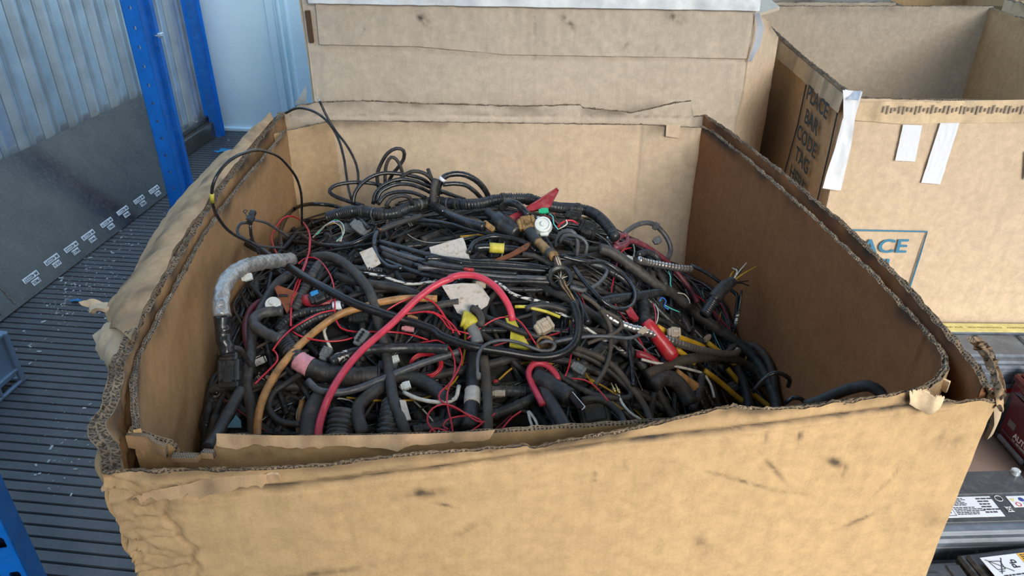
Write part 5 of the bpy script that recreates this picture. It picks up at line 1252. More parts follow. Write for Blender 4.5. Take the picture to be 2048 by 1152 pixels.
c('cable', 'cable', 'black cable forming the wide oval loop right of the grommet', 'B', [(820, 650), (900, 672), (1000, 690), (1100, 690), (1200, 745), (1280, 820), (1322, 900), (1305, 980), (1230, 1012), (1150, 990), (1070, 925), (1000, 850), (950, 790), (905, 725)], .0044, BLK, lift=.045)
c('cable', 'cable', 'black cable sweeping down through the centre right', 'B', [(560, 640), (640, 650), (720, 690), (780, 720)], .0055, DUSTY, lift=.03)
c('cable', 'cable', 'grey black arc under the oval loop', 'B', [(880, 860), (960, 885), (1040, 860), (1100, 810), (1130, 750), (1090, 720), (1020, 705)], .0042, GREYC, lift=.035)
c('tube', 'tube', 'grey tube loop right of the white cap, outer one', 'B', [(780, 580), (800, 520), (835, 485), (890, 482), (925, 520), (932, 580), (925, 645)], .0045, GREYC, d=(1.37, 1.35))
c('tube', 'tube', 'grey tube loop right of the white cap, inner one', 'B', [(810, 560), (840, 512), (900, 510), (960, 530), (995, 575), (985, 635)], .0040, GREYC, d=(1.36, 1.34))
c('wire', 'wire', 'bright red wire curving behind the white cap', 'B', [(790, 465), (820, 430), (860, 410), (900, 412), (930, 432)], .0022, REDT, d=(1.43, 1.44))
c('wire', 'wire', 'white wire next to the bright red wire behind the cap', 'B', [(800, 470), (835, 452), (862, 430), (852, 405)], .0014, WHTW, d=(1.42, 1.43))
c('wire', 'wire', 'thin green wire from the green clip', 'B', [(735, 360), (765, 385), (770, 430), (800, 470)], .0012, TEAL, d=(1.42, 1.37))
conn('B', 1000, 470, -25, 130, 100, 70, 'black boxy connector right of the tube loops at back', BPLA, d=1.46, tilt=.6)
conn('B', 905, 380, -10, 110, 60, 50, 'dark plug between the back hose and the boxy connector', BPLA, d=1.48, tilt=.6)
M_, oo = place('B', 440, 440, -40, d=1.41, tilt=.6); u_ = px2m(oo, 1)
t = empty('rubber_boot', oo); tag(t, 'bulky black rubber boot left of the brown connector', 'boot')
s = MB(); s.lathe([(30 * u_, -.05), (34 * u_, -.03), (60 * u_, -.025), (66 * u_, 0), (62 * u_, .02), (70 * u_, .024), (66 * u_, .032), (30 * u_, .034)], M_ @ Matrix.Rotation(R(90), 4, 'Y'), 24); s.obj('boot_body', BPLA, t, smooth=True)
s = MB(); s.box((-.02, -.028, .01), (.03, .012, .012), M_, .003); s.obj('lug', OCHRE, t)
c('hose', 'hose', 'black hose elbow above the rubber boot', 'B', [(410, 330), (460, 290), (520, 300), (570, 345), (600, 375)], .0080, BLK, 'taped', d=(1.45, 1.41))
t = c('cable', 'cable', 'maroon cable hooking over the clamp and running down right', 'B', [(1175, 590), (1230, 590), (1268, 560), (1262, 515), (1218, 515), (1190, 560), (1230, 575), (1290, 548), (1370, 572), (1460, 630), (1540, 690), (1620, 780), (1690, 870), (1745, 965)], .0062, MARN, lift=.022)
M_, oo = place('B', 1165, 545, 0, d=1.50, tilt=.3); u_ = px2m(oo, 1)
t = empty('ring_clamp', oo); tag(t, 'shiny metal ring clamp at the end of the back hose', 'clamp')
s = MB(); s.lathe([(32 * u_, -.010), (32 * u_, .010), (29 * u_, .010), (29 * u_, -.010), (32 * u_, -.010)], M_ @ Matrix.Rotation(R(78), 4, 'Y'), 24); s.obj('band', ZINC, t, smooth=False)
o = c('harness_sleeve', 'harness', 'grey taped harness arch against the back right wall', 'B', [(1245, 500), (1290, 465), (1340, 438), (1400, 425), (1455, 440), (1510, 490), (1548, 550), (1562, 610), (1545, 665), (1520, 700)], .0060, GREYC, 'taped', d=[1.56, 1.58, 1.60, 1.61, 1.62, 1.62, 1.61, 1.60, 1.58, 1.55], key='garch')
conn('B', 1472, 545, 30, 60, 50, 34, 'small grey clip hanging under the grey taped arch', BGRY, d=1.60, tilt=.8)
conn('B', 1462, 448, 60, 52, 40, 20, 'grey tape tab sticking up on the grey taped arch', GREYC, d=1.615, tilt=.8, latch=False)
c('metal_conduit', 'conduit', 'short bright spiral metal conduit at the back right', 'B', [(1345, 675), (1390, 690), (1460, 705), (1560, 722), (1640, 735), (1702, 738)], .0078, ZINC, 'spiral', d=(1.36, 1.42))
c('cable', 'cable', 'bent black cable leaving the spiral conduit to the right', 'E', [(360, 302), (430, 335), (500, 380), (560, 425), (612, 462), (618, 500), (608, 580), (598, 655)], .0042, BLK, d=(1.45, 1.32), key='bent')
o = c('conduit', 'conduit', 'ribbed stub with frayed ends standing by the right wall', 'E', [(435, 575), (470, 520), (510, 460), (555, 415), (588, 392)], .0115, CONDU, 'ribbed', d=(1.30, 1.38), key='stub')
band(o, 'stub', .40, .78, BLKM, k=1.2)
ends(o, 'stub', None, 1, 9, .05, 3, mats=(BLK, YLW, BLK, WHTW, BLK), r=.0015)
c('wire', 'wire', 'black wire with white paint hanging at the right wall', 'E', [(640, 440), (632, 500), (622, 560), (612, 600), (605, 650)], .0026, BLK, d=(1.36, 1.31), key='paintw')
band([o_ for o_ in bpy.data.objects if o_.get('label', '').startswith('black wire with white')][0], 'paintw', .60, .95, STRIPE, 'paint_patch', 1.2)
o = c('harness_sleeve', 'harness', 'thick fabric taped harness descending along the right side', ('B', 'E'), [[(1080, 600), (1150, 620), (1230, 670), (1330, 745), (1430, 820), (1520, 880)], [(250, 450), (330, 515), (420, 590), (520, 660), (610, 722), (690, 790), (745, 860), (790, 940), (825, 1040), (835, 1100)]], .0115, DUSTY, 'taped', lift=.032)
c('conduit', 'conduit', 'ribbed hose lying level under the oval loop', 'B', [(1090, 960), (1180, 942), (1280, 930), (1380, 915), (1490, 895)], .0095, CONDU, 'ribbed', lift=.026)
c('conduit', 'conduit', 'ribbed hose dropping under the red handled clamp', 'B', [(1368, 930), (1378, 1000), (1385, 1070), (1378, 1140)], .0125, CONDU, 'ribbed', lift=.012)
c('conduit', 'conduit', 'ribbed hose below the spiral conduit at back right', 'B', [(1340, 640), (1400, 625), (1460, 650), (1480, 700), (1450, 735)], .0075, CONDU, 'ribbed', lift=.02)
o = c('metal_conduit', 'conduit', 'long rusty spiral metal conduit across the right half', ('D', 'E'), [[(1150, 285), (1210, 325), (1300, 362), (1400, 396), (1520, 432)], [(60, 650), (150, 682), (250, 718), (350, 750), (450, 775), (540, 790), (600, 788), (622, 768)]], .0075, ZINC, 'spiral', lift=.045)
# red handled clamp (right)
def handle(zk, a, b, r0, r1, lift, label, mat=REDPL, jaw=None, d=None):
    (p0, p1) = conv(zk, [a, b]); q0 = Pd(*p0, d[0]) if d else hit(*p0, lift); q1 = Pd(*p1, d[1]) if d else hit(*p1, lift)
    t = empty('clamp_handle', q0); tag(t, label, 'clamp'); s = MB(); n = 10
    s.tube([q0.lerp(q1, k / n) for k in range(n + 1)], [r0 * .8] + [r0 + (r1 - r0) * k / n for k in range(1, n)] + [r1 * .75], 14); s.obj('grip', mat, t, smooth=True)
    if jaw:
        poly = conv(zk, jaw); cc = q0; n_ = Vector((0, -.5, .85)).normalized(); r_ = Vector((1, 0, 0)); Mj = basis(cc, r_, n_.cross(r_), n_); Mi = Mj.inverted()
        s = MB(); s.plate([((Mi @ Pn(x, y, cc, n_)).x, (Mi @ Pn(x, y, cc, n_)).y) for x, y in poly], .009, Mj); s.obj('jaw', REDDK if mat is REDPL else mat, t)
    return t
t = handle('E', (112, 610), (268, 815), .0125, .0150, .050, 'bright red clamp handle on the right side of the heap', jaw=[(0, 555), (30, 535), (48, 560), (75, 600), (50, 610), (20, 590)])
c('cable', 'cable', 'dark red handle end below the bright red clamp', 'E', [(60, 790), (110, 800), (160, 830), (190, 870)], .0075, REDDK, lift=.015)
conn('E', 268, 675, -3, 72, 58, 50, 'small dirty beige block connector beside the rusty spiral conduit', BEIGE, .045, pins=0)
conn('E', 408, 722, 0, 50, 34, 30, 'tiny black plug below the beige block connector', BPLA, .03)
conn('D', 760, 362, 30, 125, 90, 70, 'dirty beige square connector in the heap centre', BEIGE, .055)
conn('D', 1392, 392, 35, 70, 40, 30, 'cream plug where the grey wires cross the spiral conduit', BEIGE, .06)
c('hose', 'hose', 'curved brown hose under the rusty spiral conduit', 'E', [(120, 905), (200, 865), (300, 830), (400, 812), (500, 805), (600, 822), (680, 858), (740, 900), (770, 960)], .0105, BRN, 'taped', lift=.02)
c('hose', 'hose', 'brown loop bulging toward the right wall', 'E', [(560, 790), (600, 750), (660, 738), (725, 755), (775, 810), (805, 880), (820, 960), (826, 1040)], .0078, BRN, lift=.028)
c('pipe', 'pipe', 'dark green black pipe standing in the right front', 'E', [(605, 860), (640, 930), (665, 1010), (680, 1090)], .0105, BLKM, lift=.02)
for k, pts_ in enumerate(([(435, 880), (520, 945), (620, 1030), (700, 1085)], [(280, 760), (330, 800), (380, 840)], [(560, 870), (640, 960), (740, 1040), (800, 1085)], [(175, 640), (230, 672), (300, 700), (380, 730), (430, 752)], [(455, 730), (520, 780), (600, 850), (620, 900)])):
    c('rod', 'rod', 'yellow dirty rod, %s of the yellow rods at right' % ('longest', 'shortest', 'rightmost', 'topmost', 'middle one')[k], 'E', pts_, .0058, YLW, lift=.018)
c('wire', 'wire', 'cream and brown twin wire snaking through the right front', 'E', [(90, 820), (160, 838), (240, 850), (340, 872), (430, 900), (470, 960), (490, 1030)], .0028, WHTW, lift=.03)
c('wire', 'wire', 'white green wire squiggle at back right', 'E', [(238, 335), (250, 370), (248, 410), (262, 430)], .0013, TEAL, lift=.04)
c('wire', 'wire', 'white wire hook on the taped harness', 'E', [(290, 455), (325, 462), (350, 490), (355, 512)], .0014, WHTW, lift=.055)
c('wire', 'wire', 'blue wire squiggle beside the ribbed hose at right', 'E', [(190, 500), (205, 480), (225, 500), (215, 530), (240, 545)], .0014, BLUW, lift=.045)
c('wire', 'wire', 'teal wire beside the blue squiggle', 'E', [(215, 520), (250, 540), (300, 560)], .0012, TEAL, lift=.045)
c('wire', 'wire', 'red and white wire near the bright red clamp', 'E', [(150, 510), (165, 550), (168, 600), (160, 640)], .0013, REDT, lift=.04)
c('wire', 'wire', 'white wire beside the red one near the clamp', 'E', [(165, 515), (182, 560), (176, 610), (160, 645)], .0012, WHTW, lift=.04)
c('rod', 'rod', 'bent black rod hooking up beside the right wall', 'E', [(700, 1000), (760, 930), (820, 893), (880, 908), (906, 935), (895, 968)], .0040, BLK, d=(1.06, 1.08))
c('rod', 'rod', 'bent black rod end low at the front right', 'E', [(880, 1060), (920, 1032), (970, 1038), (995, 1066)], .0038, BLK, d=(.98, .98))
c('hose', 'hose', 'dark hose curving in the shadow at the front right corner', 'E', [(990, 1075), (1080, 1042), (1180, 1000), (1270, 972), (1340, 966), (1400, 1000), (1430, 1040)], .0090, DUSTY, d=[.95, .95, .95, .95, .94, .93, .92])
c('hose', 'hose', 'broad dusty hose in the right front hollow', 'E', [(150, 960), (200, 920), (260, 930), (320, 990), (360, 1060)], .016, DUSTY, lift=.005)
c('pipe', 'pipe', 'rusty orange pipe piece half hidden at right front', 'E', [(270, 900), (330, 945), (400, 990)], .013, ORB, lift=.004)
c('cable', 'cable', 'grey flat strap crossing the right front hollow', 'E', [(420, 900), (410, 960), (390, 1040), (370, 1090)], .008, DUSTY, lift=.02)
# centre front
c('wire', 'wire', 'grey wire arc looping down from the ring at centre', 'D', [(338, 700), (336, 600), (345, 530), (395, 472), (500, 450), (600, 465), (690, 500), (750, 517), (810, 512), (832, 488), (815, 462), (770, 458), (735, 475)], .0032, GREYC, lift=.070)
c('wire', 'wire', 'grey wire running right from the centre ring', 'D', [(830, 462), (920, 442), (1020, 428), (1120, 424), (1220, 430), (1320, 436), (1400, 400)], .0034, GREYC, lift=.060)
c('wire', 'wire', 'dark wire dropping from the cream plug', 'D', [(1312, 440), (1310, 520), (1322, 600), (1330, 700), (1332, 735)], .0042, BLK, lift=.045)
conn('D', 342, 680, 88, 48, 30, 24, 'little grey terminal at the tip of the grey wire arc', BGRY, .07)
c('cable', 'cable', 'brown black cable falling in a wide curve at right of centre', 'D', [(940, 498), (1040, 525), (1140, 570), (1230, 640), (1290, 720), (1350, 790), (1410, 880), (1450, 985)], .0062, BRN, lift=.035)
c('cable', 'cable', 'second brown cable beside the wide curve', 'D', [(930, 520), (1040, 560), (1130, 610), (1220, 680), (1290, 750), (1320, 790), (1290, 820), (1200, 818), (1090, 798), (980, 750), (850, 665)], .0052, DUSTY, lift=.028)
c('cable', 'cable', 'brown cable weaving vertically right of the braided sleeve', 'D', [(1000, 160), (1080, 210), (1150, 290), (1185, 360), (1190, 450), (1182, 540), (1150, 640), (1090, 735)], .0042, BRN, lift=.050)
c('cable', 'cable', 'small brown bight beside the spiral conduit start', 'D', [(1120, 250), (1190, 285), (1250, 322), (1255, 370), (1200, 410), (1120, 440), (1040, 470)], .0038, BRN, lift=.055)
c('cable', 'cable', 'short thick red cable hook low in the centre', 'D', [(752, 862), (715, 790), (680, 720), (663, 655), (690, 606), (745, 596), (800, 625), (838, 670), (850, 705)], .0058, RED, lift=.04)
c('cable', 'cable', 'curved black cable at the front centre right', 'D', [(1000, 835), (1080, 822), (1160, 845), (1230, 900), (1270, 960), (1285, 1020)], .0060, DUSTY, lift=.025)
o = c('hose', 'hose', 'wide black sleeve standing at front centre with white label', 'D', [(318, 540), (312, 640), (308, 740), (302, 840), (292, 940), (285, 1010)], .0135, BLKM, 'taped', lift=.020, key='wl'); band(o, 'wl', .50, .70, PAPER, 'paper_label', 1.05)
c('hose', 'hose', 'brown hose standing right beside the white labelled sleeve', 'D', [(375, 560), (390, 680), (400, 800), (402, 920), (402, 1060)], .0085, BRN, lift=.045)
c('hose', 'hose', 'slanting black taped hose ending in a white rimmed plug', 'D', [(715, 670), (780, 720), (850, 765), (930, 815)], .0165, BLKM, 'taped', lift=.03)
t, M_, oo, u_ = conn('D', 965, 842, 38, 40, 130, 40, 'white rimmed open plug with pins at the hose end', BPLA, .045, pins=5, latch=False, pinm=YLW)
s = MB(); s.box((20 * u_, 0, 10 * u_), (8 * u_, 134 * u_, 10 * u_), M_, .0005); s.box((6 * u_, -66 * u_, 10 * u_), (30 * u_, 8 * u_, 10 * u_), M_, .0005); s.obj('rim', WHT, t)
c('hose', 'hose', 'black hose running down past the slanting taped hose', 'D', [(725, 640), (745, 720), (780, 800), (830, 890), (880, 980), (910, 1040)], .0115, DUSTY, lift=.03)
conn('D', 980, 630, -35, 100, 60, 40, 'grey connector with bright green insert right of centre', BGRY, .045)
conn('D', 972, 612, -30, 60, 26, 44, 'bright green insert in the grey connector', GRNW, .047, latch=False, name='connector_insert')
M_, oo = place('D', 1085, 920, 10, .01, tilt=.5); u_ = px2m(oo, 1, 3.2)
t = empty('rubber_cover', oo); tag(t, 'large dark oval rubber cover at the front centre right', 'cover')
s = MB(); s.box((0, 0, 0), (200 * u_, 190 * u_, 40 * u_), M_, 36 * u_); s.box((0, 5 * u_, 16 * u_), (150 * u_, 130 * u_, 30 * u_), M_, 14 * u_); s.obj('cover_shell', DUSTY, t); s = MB(); s.box((90 * u_, 0, 0), (30 * u_, 60 * u_, 30 * u_), M_, .003); s.obj('tab', BPLA, t)
conn('D', 470, 792, 0, 90, 40, 34, 'cream plug right of the standing brown hose', BEIGE, .05)
conn('D', 455, 722, 10, 50, 36, 28, 'black plug with a red lock above the cream plug', BPLA, .045); conn('D', 452, 716, 0, 32, 22, 40, 'tiny red lock piece on the black plug', REDPL, .046, latch=False, name='connector_lock')
for k, (x, y) in enumerate(((1205, 755), (1232, 762))):
    M_, oo = place('D', x, y, -70, .045); s = MB(); s.tube([M_ @ Vector((-.010, 0, 0)), M_ @ Vector((0, 0, 0)), M_ @ Vector((.002, 0, 0)), M_ @ Vector((.010, 0, 0))], [.0016, .0016, .0036, .0022], 8)
    tag(s.obj('crimp_terminal', BRASS, smooth=True), 'small gold crimp terminal, the %s of the pair at front right' % ('left', 'right')[k], 'terminal')
c('wire', 'wire', 'cream wire from the gold terminals to the front rim', 'D', [(1235, 790), (1260, 850), (1310, 910), (1370, 950), (1412, 978)], .0024, WHTW, lift=.035)
c('wire', 'wire', 'cream twisted strand at the front centre, left one', 'D', [(660, 905), (672, 960), (690, 1010), (702, 1048)], .0026, WHTW, lift=.02); c('wire', 'wire', 'cream twisted strand at the front centre, right one', 'D', [(665, 905), (700, 950), (722, 1000), (730, 1045)], .0026, WHTW, lift=.02)
t, M_, oo, P2 = wedge('D', [(510, 300), (560, 290), (600, 370), (640, 440), (680, 505), (640, 508), (540, 490), (548, 400)], .006, YLWB, 'yellow_handle', 'flat yellow plastic handle between red cable and braided sleeve', 'handle', lift=.030, tilt=.5)
o = c('cable', 'cable', 'cable end wrapped in pale yellow tape under the paper tag', 'D', [(235, 310), (270, 322), (300, 360), (325, 430), (335, 470)], .0115, BGRY, 'taped', lift=.04, key='yt2'); band(o, 'yt2', .0, .42, YLWB, k=1.35)
c('wire', 'wire', 'yellow wire curving behind the dirty beige square connector', 'D', [(575, 235), (640, 235), (700, 248), (780, 268), (865, 302)], .0032, YLWB, lift=.035)
c('cable', 'cable', 'black cable crossing behind the dirty beige square connector', 'D', [(380, 300), (480, 340), (600, 390), (720, 425), (860, 455)], .0060, BLKM, lift=.032)
c('cable', 'cable', 'black cable from tag to braided sleeve, upper one', 'D', [(640, 250), (740, 225), (840, 240), (920, 265)], .0060, BLKM, lift=.030)
c('cable', 'cable', 'short black stub bent over the paper tag bottom', 'D', [(298, 245), (335, 262), (360, 310), (352, 360)], .0072, DUSTY, lift=.05)
M_, oo = place('D', 770, 480, 0, .05); s = MB(); s.lathe([(.016, -.006), (.0175, 0), (.016, .006), (.0125, .005), (.0125, -.006), (.016, -.006)], M_, 28); tag(s.obj('brass_ring', OCHRE, smooth=True), 'brownish ring sitting in the loop of the grey wire', 'ring')
# red thin wires
RW = [('C', [(540, 130), (570, 105), (610, 95), (655, 112), (695, 160), (728, 230), (740, 330), (742, 420), (772, 482), (840, 502), (950, 503), (1060, 505), (1160, 520), (1250, 548)], 'from left top loop across to the braided sleeve'),
      ('C', [(505, 500), (540, 522), (620, 546), (720, 556), (800, 547), (870, 527)], 'level below the ribbed hoses at left'), ('C', [(398, 608), (430, 560), (500, 490), (580, 440), (660, 400), (745, 383)], 'slanting up over the left ribbed hoses'),
      ('C', [(300, 790), (360, 730), (410, 680), (430, 640), (398, 600)], 'dropping at the far left of the heap'),
      ('C', [(1015, 392), (1090, 345), (1170, 315), (1245, 320), (1300, 362), (1345, 430), (1390, 500)], 'arching over the pale cut end of the orange tube'),
      ('C', [(1090, 410), (1170, 400), (1260, 392), (1330, 420), (1390, 470), (1426, 520)], 'just below the arch by the orange tube'),
      ('D', [(-60, 470), (20, 458), (85, 450), (150, 490), (190, 580), (182, 680), (130, 758), (78, 802), (120, 850), (200, 890), (300, 935), (370, 970), (405, 1020), (410, 1062)], 'making the long curl down to the front centre'),
      ('D', [(215, 485), (237, 560), (212, 640), (168, 720), (140, 800), (150, 900), (175, 1000), (178, 1062)], 'hanging nearly straight inside the long curl'),
      ('D', [(100, 1065), (30, 1000), (14, 940), (50, 885), (110, 860), (180, 870), (250, 915), (350, 975), (400, 960), (448, 918)], 'in the widest curl at front centre left'),
      ('D', [(150, 1020), (118, 1000), (140, 960), (210, 938), (300, 934)], 'in the smallest curl at front centre left'),
      ('D', [(15, 1070), (50, 1015), (120, 1025), (230, 1052), (330, 1008), (380, 968)], 'lying lowest beside the front rim'),
      ('D', [(468, 1052), (515, 990), (560, 942), (615, 905)], 'short, right of the front curls'),
      ('D', [(270, 440), (338, 385), (400, 340), (480, 305), (560, 302), (618, 340), (668, 410), (712, 478)], 'arching over the yellow handle'),
      ('D', [(0, 180), (60, 212), (110, 270), (150, 340), (182, 405)], 'running under the tag, upper left'), ('D', [(0, 270), (60, 277), (115, 320), (150, 370), (280, 408)], 'running under the tag, lower left'),
      ('D', [(935, 540), (922, 610), (898, 682)], 'short, beside the green insert'), ('D', [(938, 694), (1020, 703), (1090, 745), (1140, 800), (1172, 838)], 'curving below the green insert'),
      ('C', [(600, 0), (598, 60), (575, 150), (548, 215), (540, 262), (505, 312)], 'straight piece inside the left red loop')]
for k, (zk, pts_, w_) in enumerate(RW): c('wire', 'wire', 'thin red wire %s' % w_, zk, pts_, .0016 if zk == 'C' else .0015, REDT, lift=.052 + .004 * (k % 3))
# coil of red wire
M_, oo = place('C', 1240, 690, 0, .018, tilt=.6); u_ = px2m(oo, 1, 2.742); s = MB(); rr = random.Random(8); pts_ = []
for k in range(14 * 22):
    a = 2 * math.pi * k / 22; q = .5 + .5 * nz3(k * .011, 4); pts_.append(M_ @ Vector(((62 + 44 * q) * u_ * math.cos(a) + 8 * u_ * nz3(k * .04, 1), (48 + 36 * q) * u_ * math.sin(a) + 8 * u_ * nz3(k * .04, 9), .004 + .008 * nz3(k * .05, 2))))
s.tube(catmull(pts_, .004), .0017, 6); tag(s.obj('wire_coil', REDT, smooth=True), 'round coil of thin red wire in the heap centre left', 'wire coil')
# left part
c('tube', 'tube', 'orange brown tube curving from the front rim to the centre', 'C', [(312, 1090), (318, 980), (345, 870), (398, 762), (460, 672), (540, 582), (630, 502), (720, 434), (800, 394), (885, 370), (965, 347), (1050, 330), (1150, 320), (1300, 322)], .0066, ORB, lift=.046)
c('hose', 'hose', 'dusty grey hose bending down through the left centre', 'C', [(620, 95), (700, 88), (780, 120), (850, 180), (912, 255), (950, 335), (972, 425), (1000, 520), (1022, 640), (1042, 760), (1062, 880), (1100, 970), (1135, 1090)], .0092, DUSTY, lift=.042)
o = c('harness_sleeve', 'harness', 'silver taped harness arching against the left wall', 'C', [(500, 108), (440, 112), (350, 122), (250, 145), (175, 190), (128, 260), (115, 340), (122, 420)], .0140, SILV, 'crinkle', d=[1.28, 1.24, 1.19, 1.13, 1.09, 1.05, 1.02, 1.0], key='silver')
c('harness_sleeve', 'harness', 'black taped end of the silver harness above the big plug', 'C', [(120, 415), (128, 500), (135, 560), (150, 625)], .0135, BLK, 'crinkle', d=(1.0, .97))
conn('C', 258, 205, 15, 60, 40, 26, 'clear plastic clip on the silver taped harness', WPLA, d=1.12, tilt=.8)
t, M_, oo, u_ = conn('C', 165, 715, -88, 200, 118, 70, 'big black plug hanging at the left wall below the silver harness', BPLA, d=.96, tilt=.95)
s = MB()
for k in range(5): s.box((10 * u_, (-44 + 22 * k) * u_, 36 * u_), (110 * u_, 6 * u_, 8 * u_), M_, .0006)
s.box((-64 * u_, 0, 30 * u_), (30 * u_, 100 * u_, 26 * u_), M_, .003); s.obj('rib', BPLA, t)
c('wire', 'wire', 'black wire strap from the big plug to the heap', 'C', [(170, 590), (220, 600), (245, 640), (280, 690), (305, 735)], .0048, BLKM, d=(.98, 1.02), key='strap')
ends([o_ for o_ in bpy.data.objects if o_.get('label', '').startswith('black wire strap')][0], 'strap', WHTW, 1, 4, .015, 5)
c('hose', 'hose', 'black hose running from the big plug to the front left corner', 'C', [(225, 820), (160, 940), (95, 1060), (40, 1145)], .0085, BLKM, d=(.93, .80))
c('cable', 'cable', 'maroon cable loop at the left side', 'C', [(370, 325), (300, 358), (258, 430), (250, 510), (268, 600)], .0065, MARN, lift=.012)
o = c('hose', 'hose', 'dusty grey crooked hose at left with a round grommet above', 'C', [(455, 388), (380, 392), (318, 412), (290, 452), (330, 492), (400, 530), (445, 548)], .0098, CONDD, 'taped', lift=.045)
M_, oo = place('C', 400, 352, 0, .06, tilt=.5); u_ = px2m(oo, 1, 2.742); s = MB(); s.lathe([(42 * u_, -.006), (44 * u_, .001), (38 * u_, .005), (16 * u_, .004), (14 * u_, .010), (10 * u_, .010)], M_, 28); tag(s.obj('round_grommet', WPLA, smooth=False), 'round pale plastic grommet beside the rusty clamp jaw', 'grommet')
c('hose', 'hose', 'grey black hose slanting at the upper left of the heap', 'C', [(500, 185), (440, 220), (390, 280), (350, 350), (310, 430), (290, 520)], .0085, CONDD, lift=.022)
c('hose', 'hose', 'dusty brown hose standing along the left edge of the heap', 'C', [(285, 480), (282, 600), (268, 700), (258, 800), (275, 900), (288, 1000), (290, 1080)], .0085, DUSTY, lift=.03)
c('conduit', 'conduit', 'ribbed conduit with white tape end at upper left', 'C', [(430, 500), (465, 450), (520, 410), (600, 392), (690, 378), (790, 355)], .0085, CONDU, 'ribbed', lift=.035, key='wt'); band([o_ for o_ in bpy.data.objects if o_.get('label', '').startswith('ribbed conduit with white')][0], 'wt', .86, .98, WHT, k=1.2)
c('conduit', 'conduit', 'second ribbed conduit below the white taped one', 'C', [(520, 500), (580, 455), (660, 418), (760, 402), (830, 405)], .0100, CONDU, 'ribbed', lift=.030)
c('conduit', 'conduit', 'grey ribbed conduit rising steeply at upper left', 'C', [(520, 380), (555, 310), (590, 240), (620, 180), (655, 130)], .0085, CONDD, 'ribbed', lift=.045)
c('conduit', 'conduit', 'thin ribbed conduit level behind the dusty hose bend', 'C', [(620, 150), (700, 125), (780, 140), (900, 160), (1000, 168)], .0060, CONDU, 'ribbed', lift=.030)
o = c('hose', 'hose', 'thickest ribbed hose at left with a pink tape ring', 'C', [(450, 530), (490, 600), (545, 665), (610, 700), (680, 725), (760, 742), (860, 750), (990, 742)], .0165, CONDU, 'ribbed', lift=.026, key='thick'); band(o, 'thick', .33, .44, PINK, k=1.05); band(o, 'thick', .44, .98, BLKM, k=1.03)
c('conduit', 'conduit', 'upper stretch of ribbed hose feeding the thickest one', 'C', [(470, 440), (455, 490), (460, 540), (480, 590)], .0145, CONDU, 'ribbed', lift=.018)
o = c('conduit', 'conduit', 'ribbed sleeve with white print crossing the left centre', 'C', [(715, 670), (800, 632), (900, 605), (1020, 595), (1150, 592), (1260, 592), (1360, 598)], .0095, CONDU, 'taped', lift=.05, key='print'); band(o, 'print', .06, .16, STRIPE, 'printed_band', 1.02)
c('cable', 'cable', 'long black cable curving under the red cable at front left', 'C', [(590, 770), (640, 820), (740, 838), (850, 820), (1000, 762), (1150, 702), (1290, 652), (1426, 612)], .0062, GREYC, lift=.045)
c('hose', 'hose', 'broad black hose bending at front centre left', 'C', [(960, 780), (1060, 748), (1160, 752), (1250, 790), (1320, 850), (1350, 900)], .0125, BLKM, lift=.022)
c('cable', 'cable', 'black cable loop low at the front left', 'C', [(560, 730), (470, 790), (400, 840), (378, 920), (425, 988), (500, 1008), (560, 1012)], .0055, BLKM, lift=.028)
c('hose', 'hose', 'large ribbed hose upright by the front rim, left one', 'C', [(785, 940), (775, 1000), (765, 1060), (760, 1110)], .0220, CONDD, 'ribbed', lift=.012); c('hose', 'hose', 'large ribbed hose upright by the front rim, right one', 'C', [(1060, 900), (1045, 980), (1035, 1050), (1030, 1110)], .0200, CONDD, 'ribbed', lift=.008)
c('hose', 'hose', 'smooth black hose standing between the large ribbed ones', 'C', [(1000, 800), (930, 850), (870, 910), (865, 970), (895, 1060)], .0110, DUSTY, lift=.03)
c('hose', 'hose', 'dark hose standing left of the large ribbed hoses', 'C', [(665, 850), (620, 920), (595, 1000), (588, 1090)], .0140, DUSTY, lift=.02); c('pipe', 'pipe', 'thin orange tube standing deep at front left', 'C', [(560, 880), (548, 960), (540, 1060)], .0048, ORB, lift=.0)
t, M_, oo, P2 = wedge('C', [(150, 1030), (200, 960), (225, 990), (228, 1030)], .004, SKYP, 'plastic_sheet', 'pale blue plastic scrap deep at the front left', 'plastic scrap', lift=.02)
t, M_, oo, P2 = wedge('C', [(1095, 880), (1128, 882), (1158, 985), (1120, 995)], .006, PAPER, 'paper_label', 'ribbed white strip beside the dusty hose near the front', 'label', lift=.055)
t, M_, oo, P2 = wedge('C', [(875, 68), (945, 40), (992, 128), (925, 168), (900, 120)], .0016, PAPER, 'paper_label', 'white label wrapped at the cable with the copper tip', 'label', lift=.050)
# rusty clamp with red handle (left)
t, M_, oo, P2 = wedge('C', [(412, 270), (430, 254), (560, 300), (600, 330), (560, 350), (520, 356), (480, 410), (462, 370), (438, 330)], .010, RUST, 'battery_clamp', 'rusty toothed clamp jaw with dark red handle at upper left', 'clamp', lift=.055)
(pa, pb) = conv('C', [(560, 325), (745, 355)]); qa, qb = hit(*pa, .05), hit(*pb, .03); s = MB(); s.tube([qa.lerp(qb, k / 6) for k in range(7)], [.009, .012, .0125, .0125, .012, .011, .008], 12); s.obj('red_grip', REDDK, t, smooth=True)
s = MB(); s.box((-.012, .006, .006), (.016, .005, .004), M_, .001); s.obj('jaw_slot', BPLA, t)
t, M_, oo, u_ = conn('C', 655, 312, 25, 110, 70, 50, 'round black connector with a blue cap and white wires', BPLA, .06); s = MB(); s.box((-16 * u_, 18 * u_, 28 * u_), (44 * u_, 26 * u_, 14 * u_), M_, .001); s.obj('blue_cap', BLUP, t)
t, M_, oo, u_ = conn('C', 885, 537, 62, 100, 62, 40, 'dark four way oval connector left of the red cable', BGRY, .07, latch=False); s = MB()
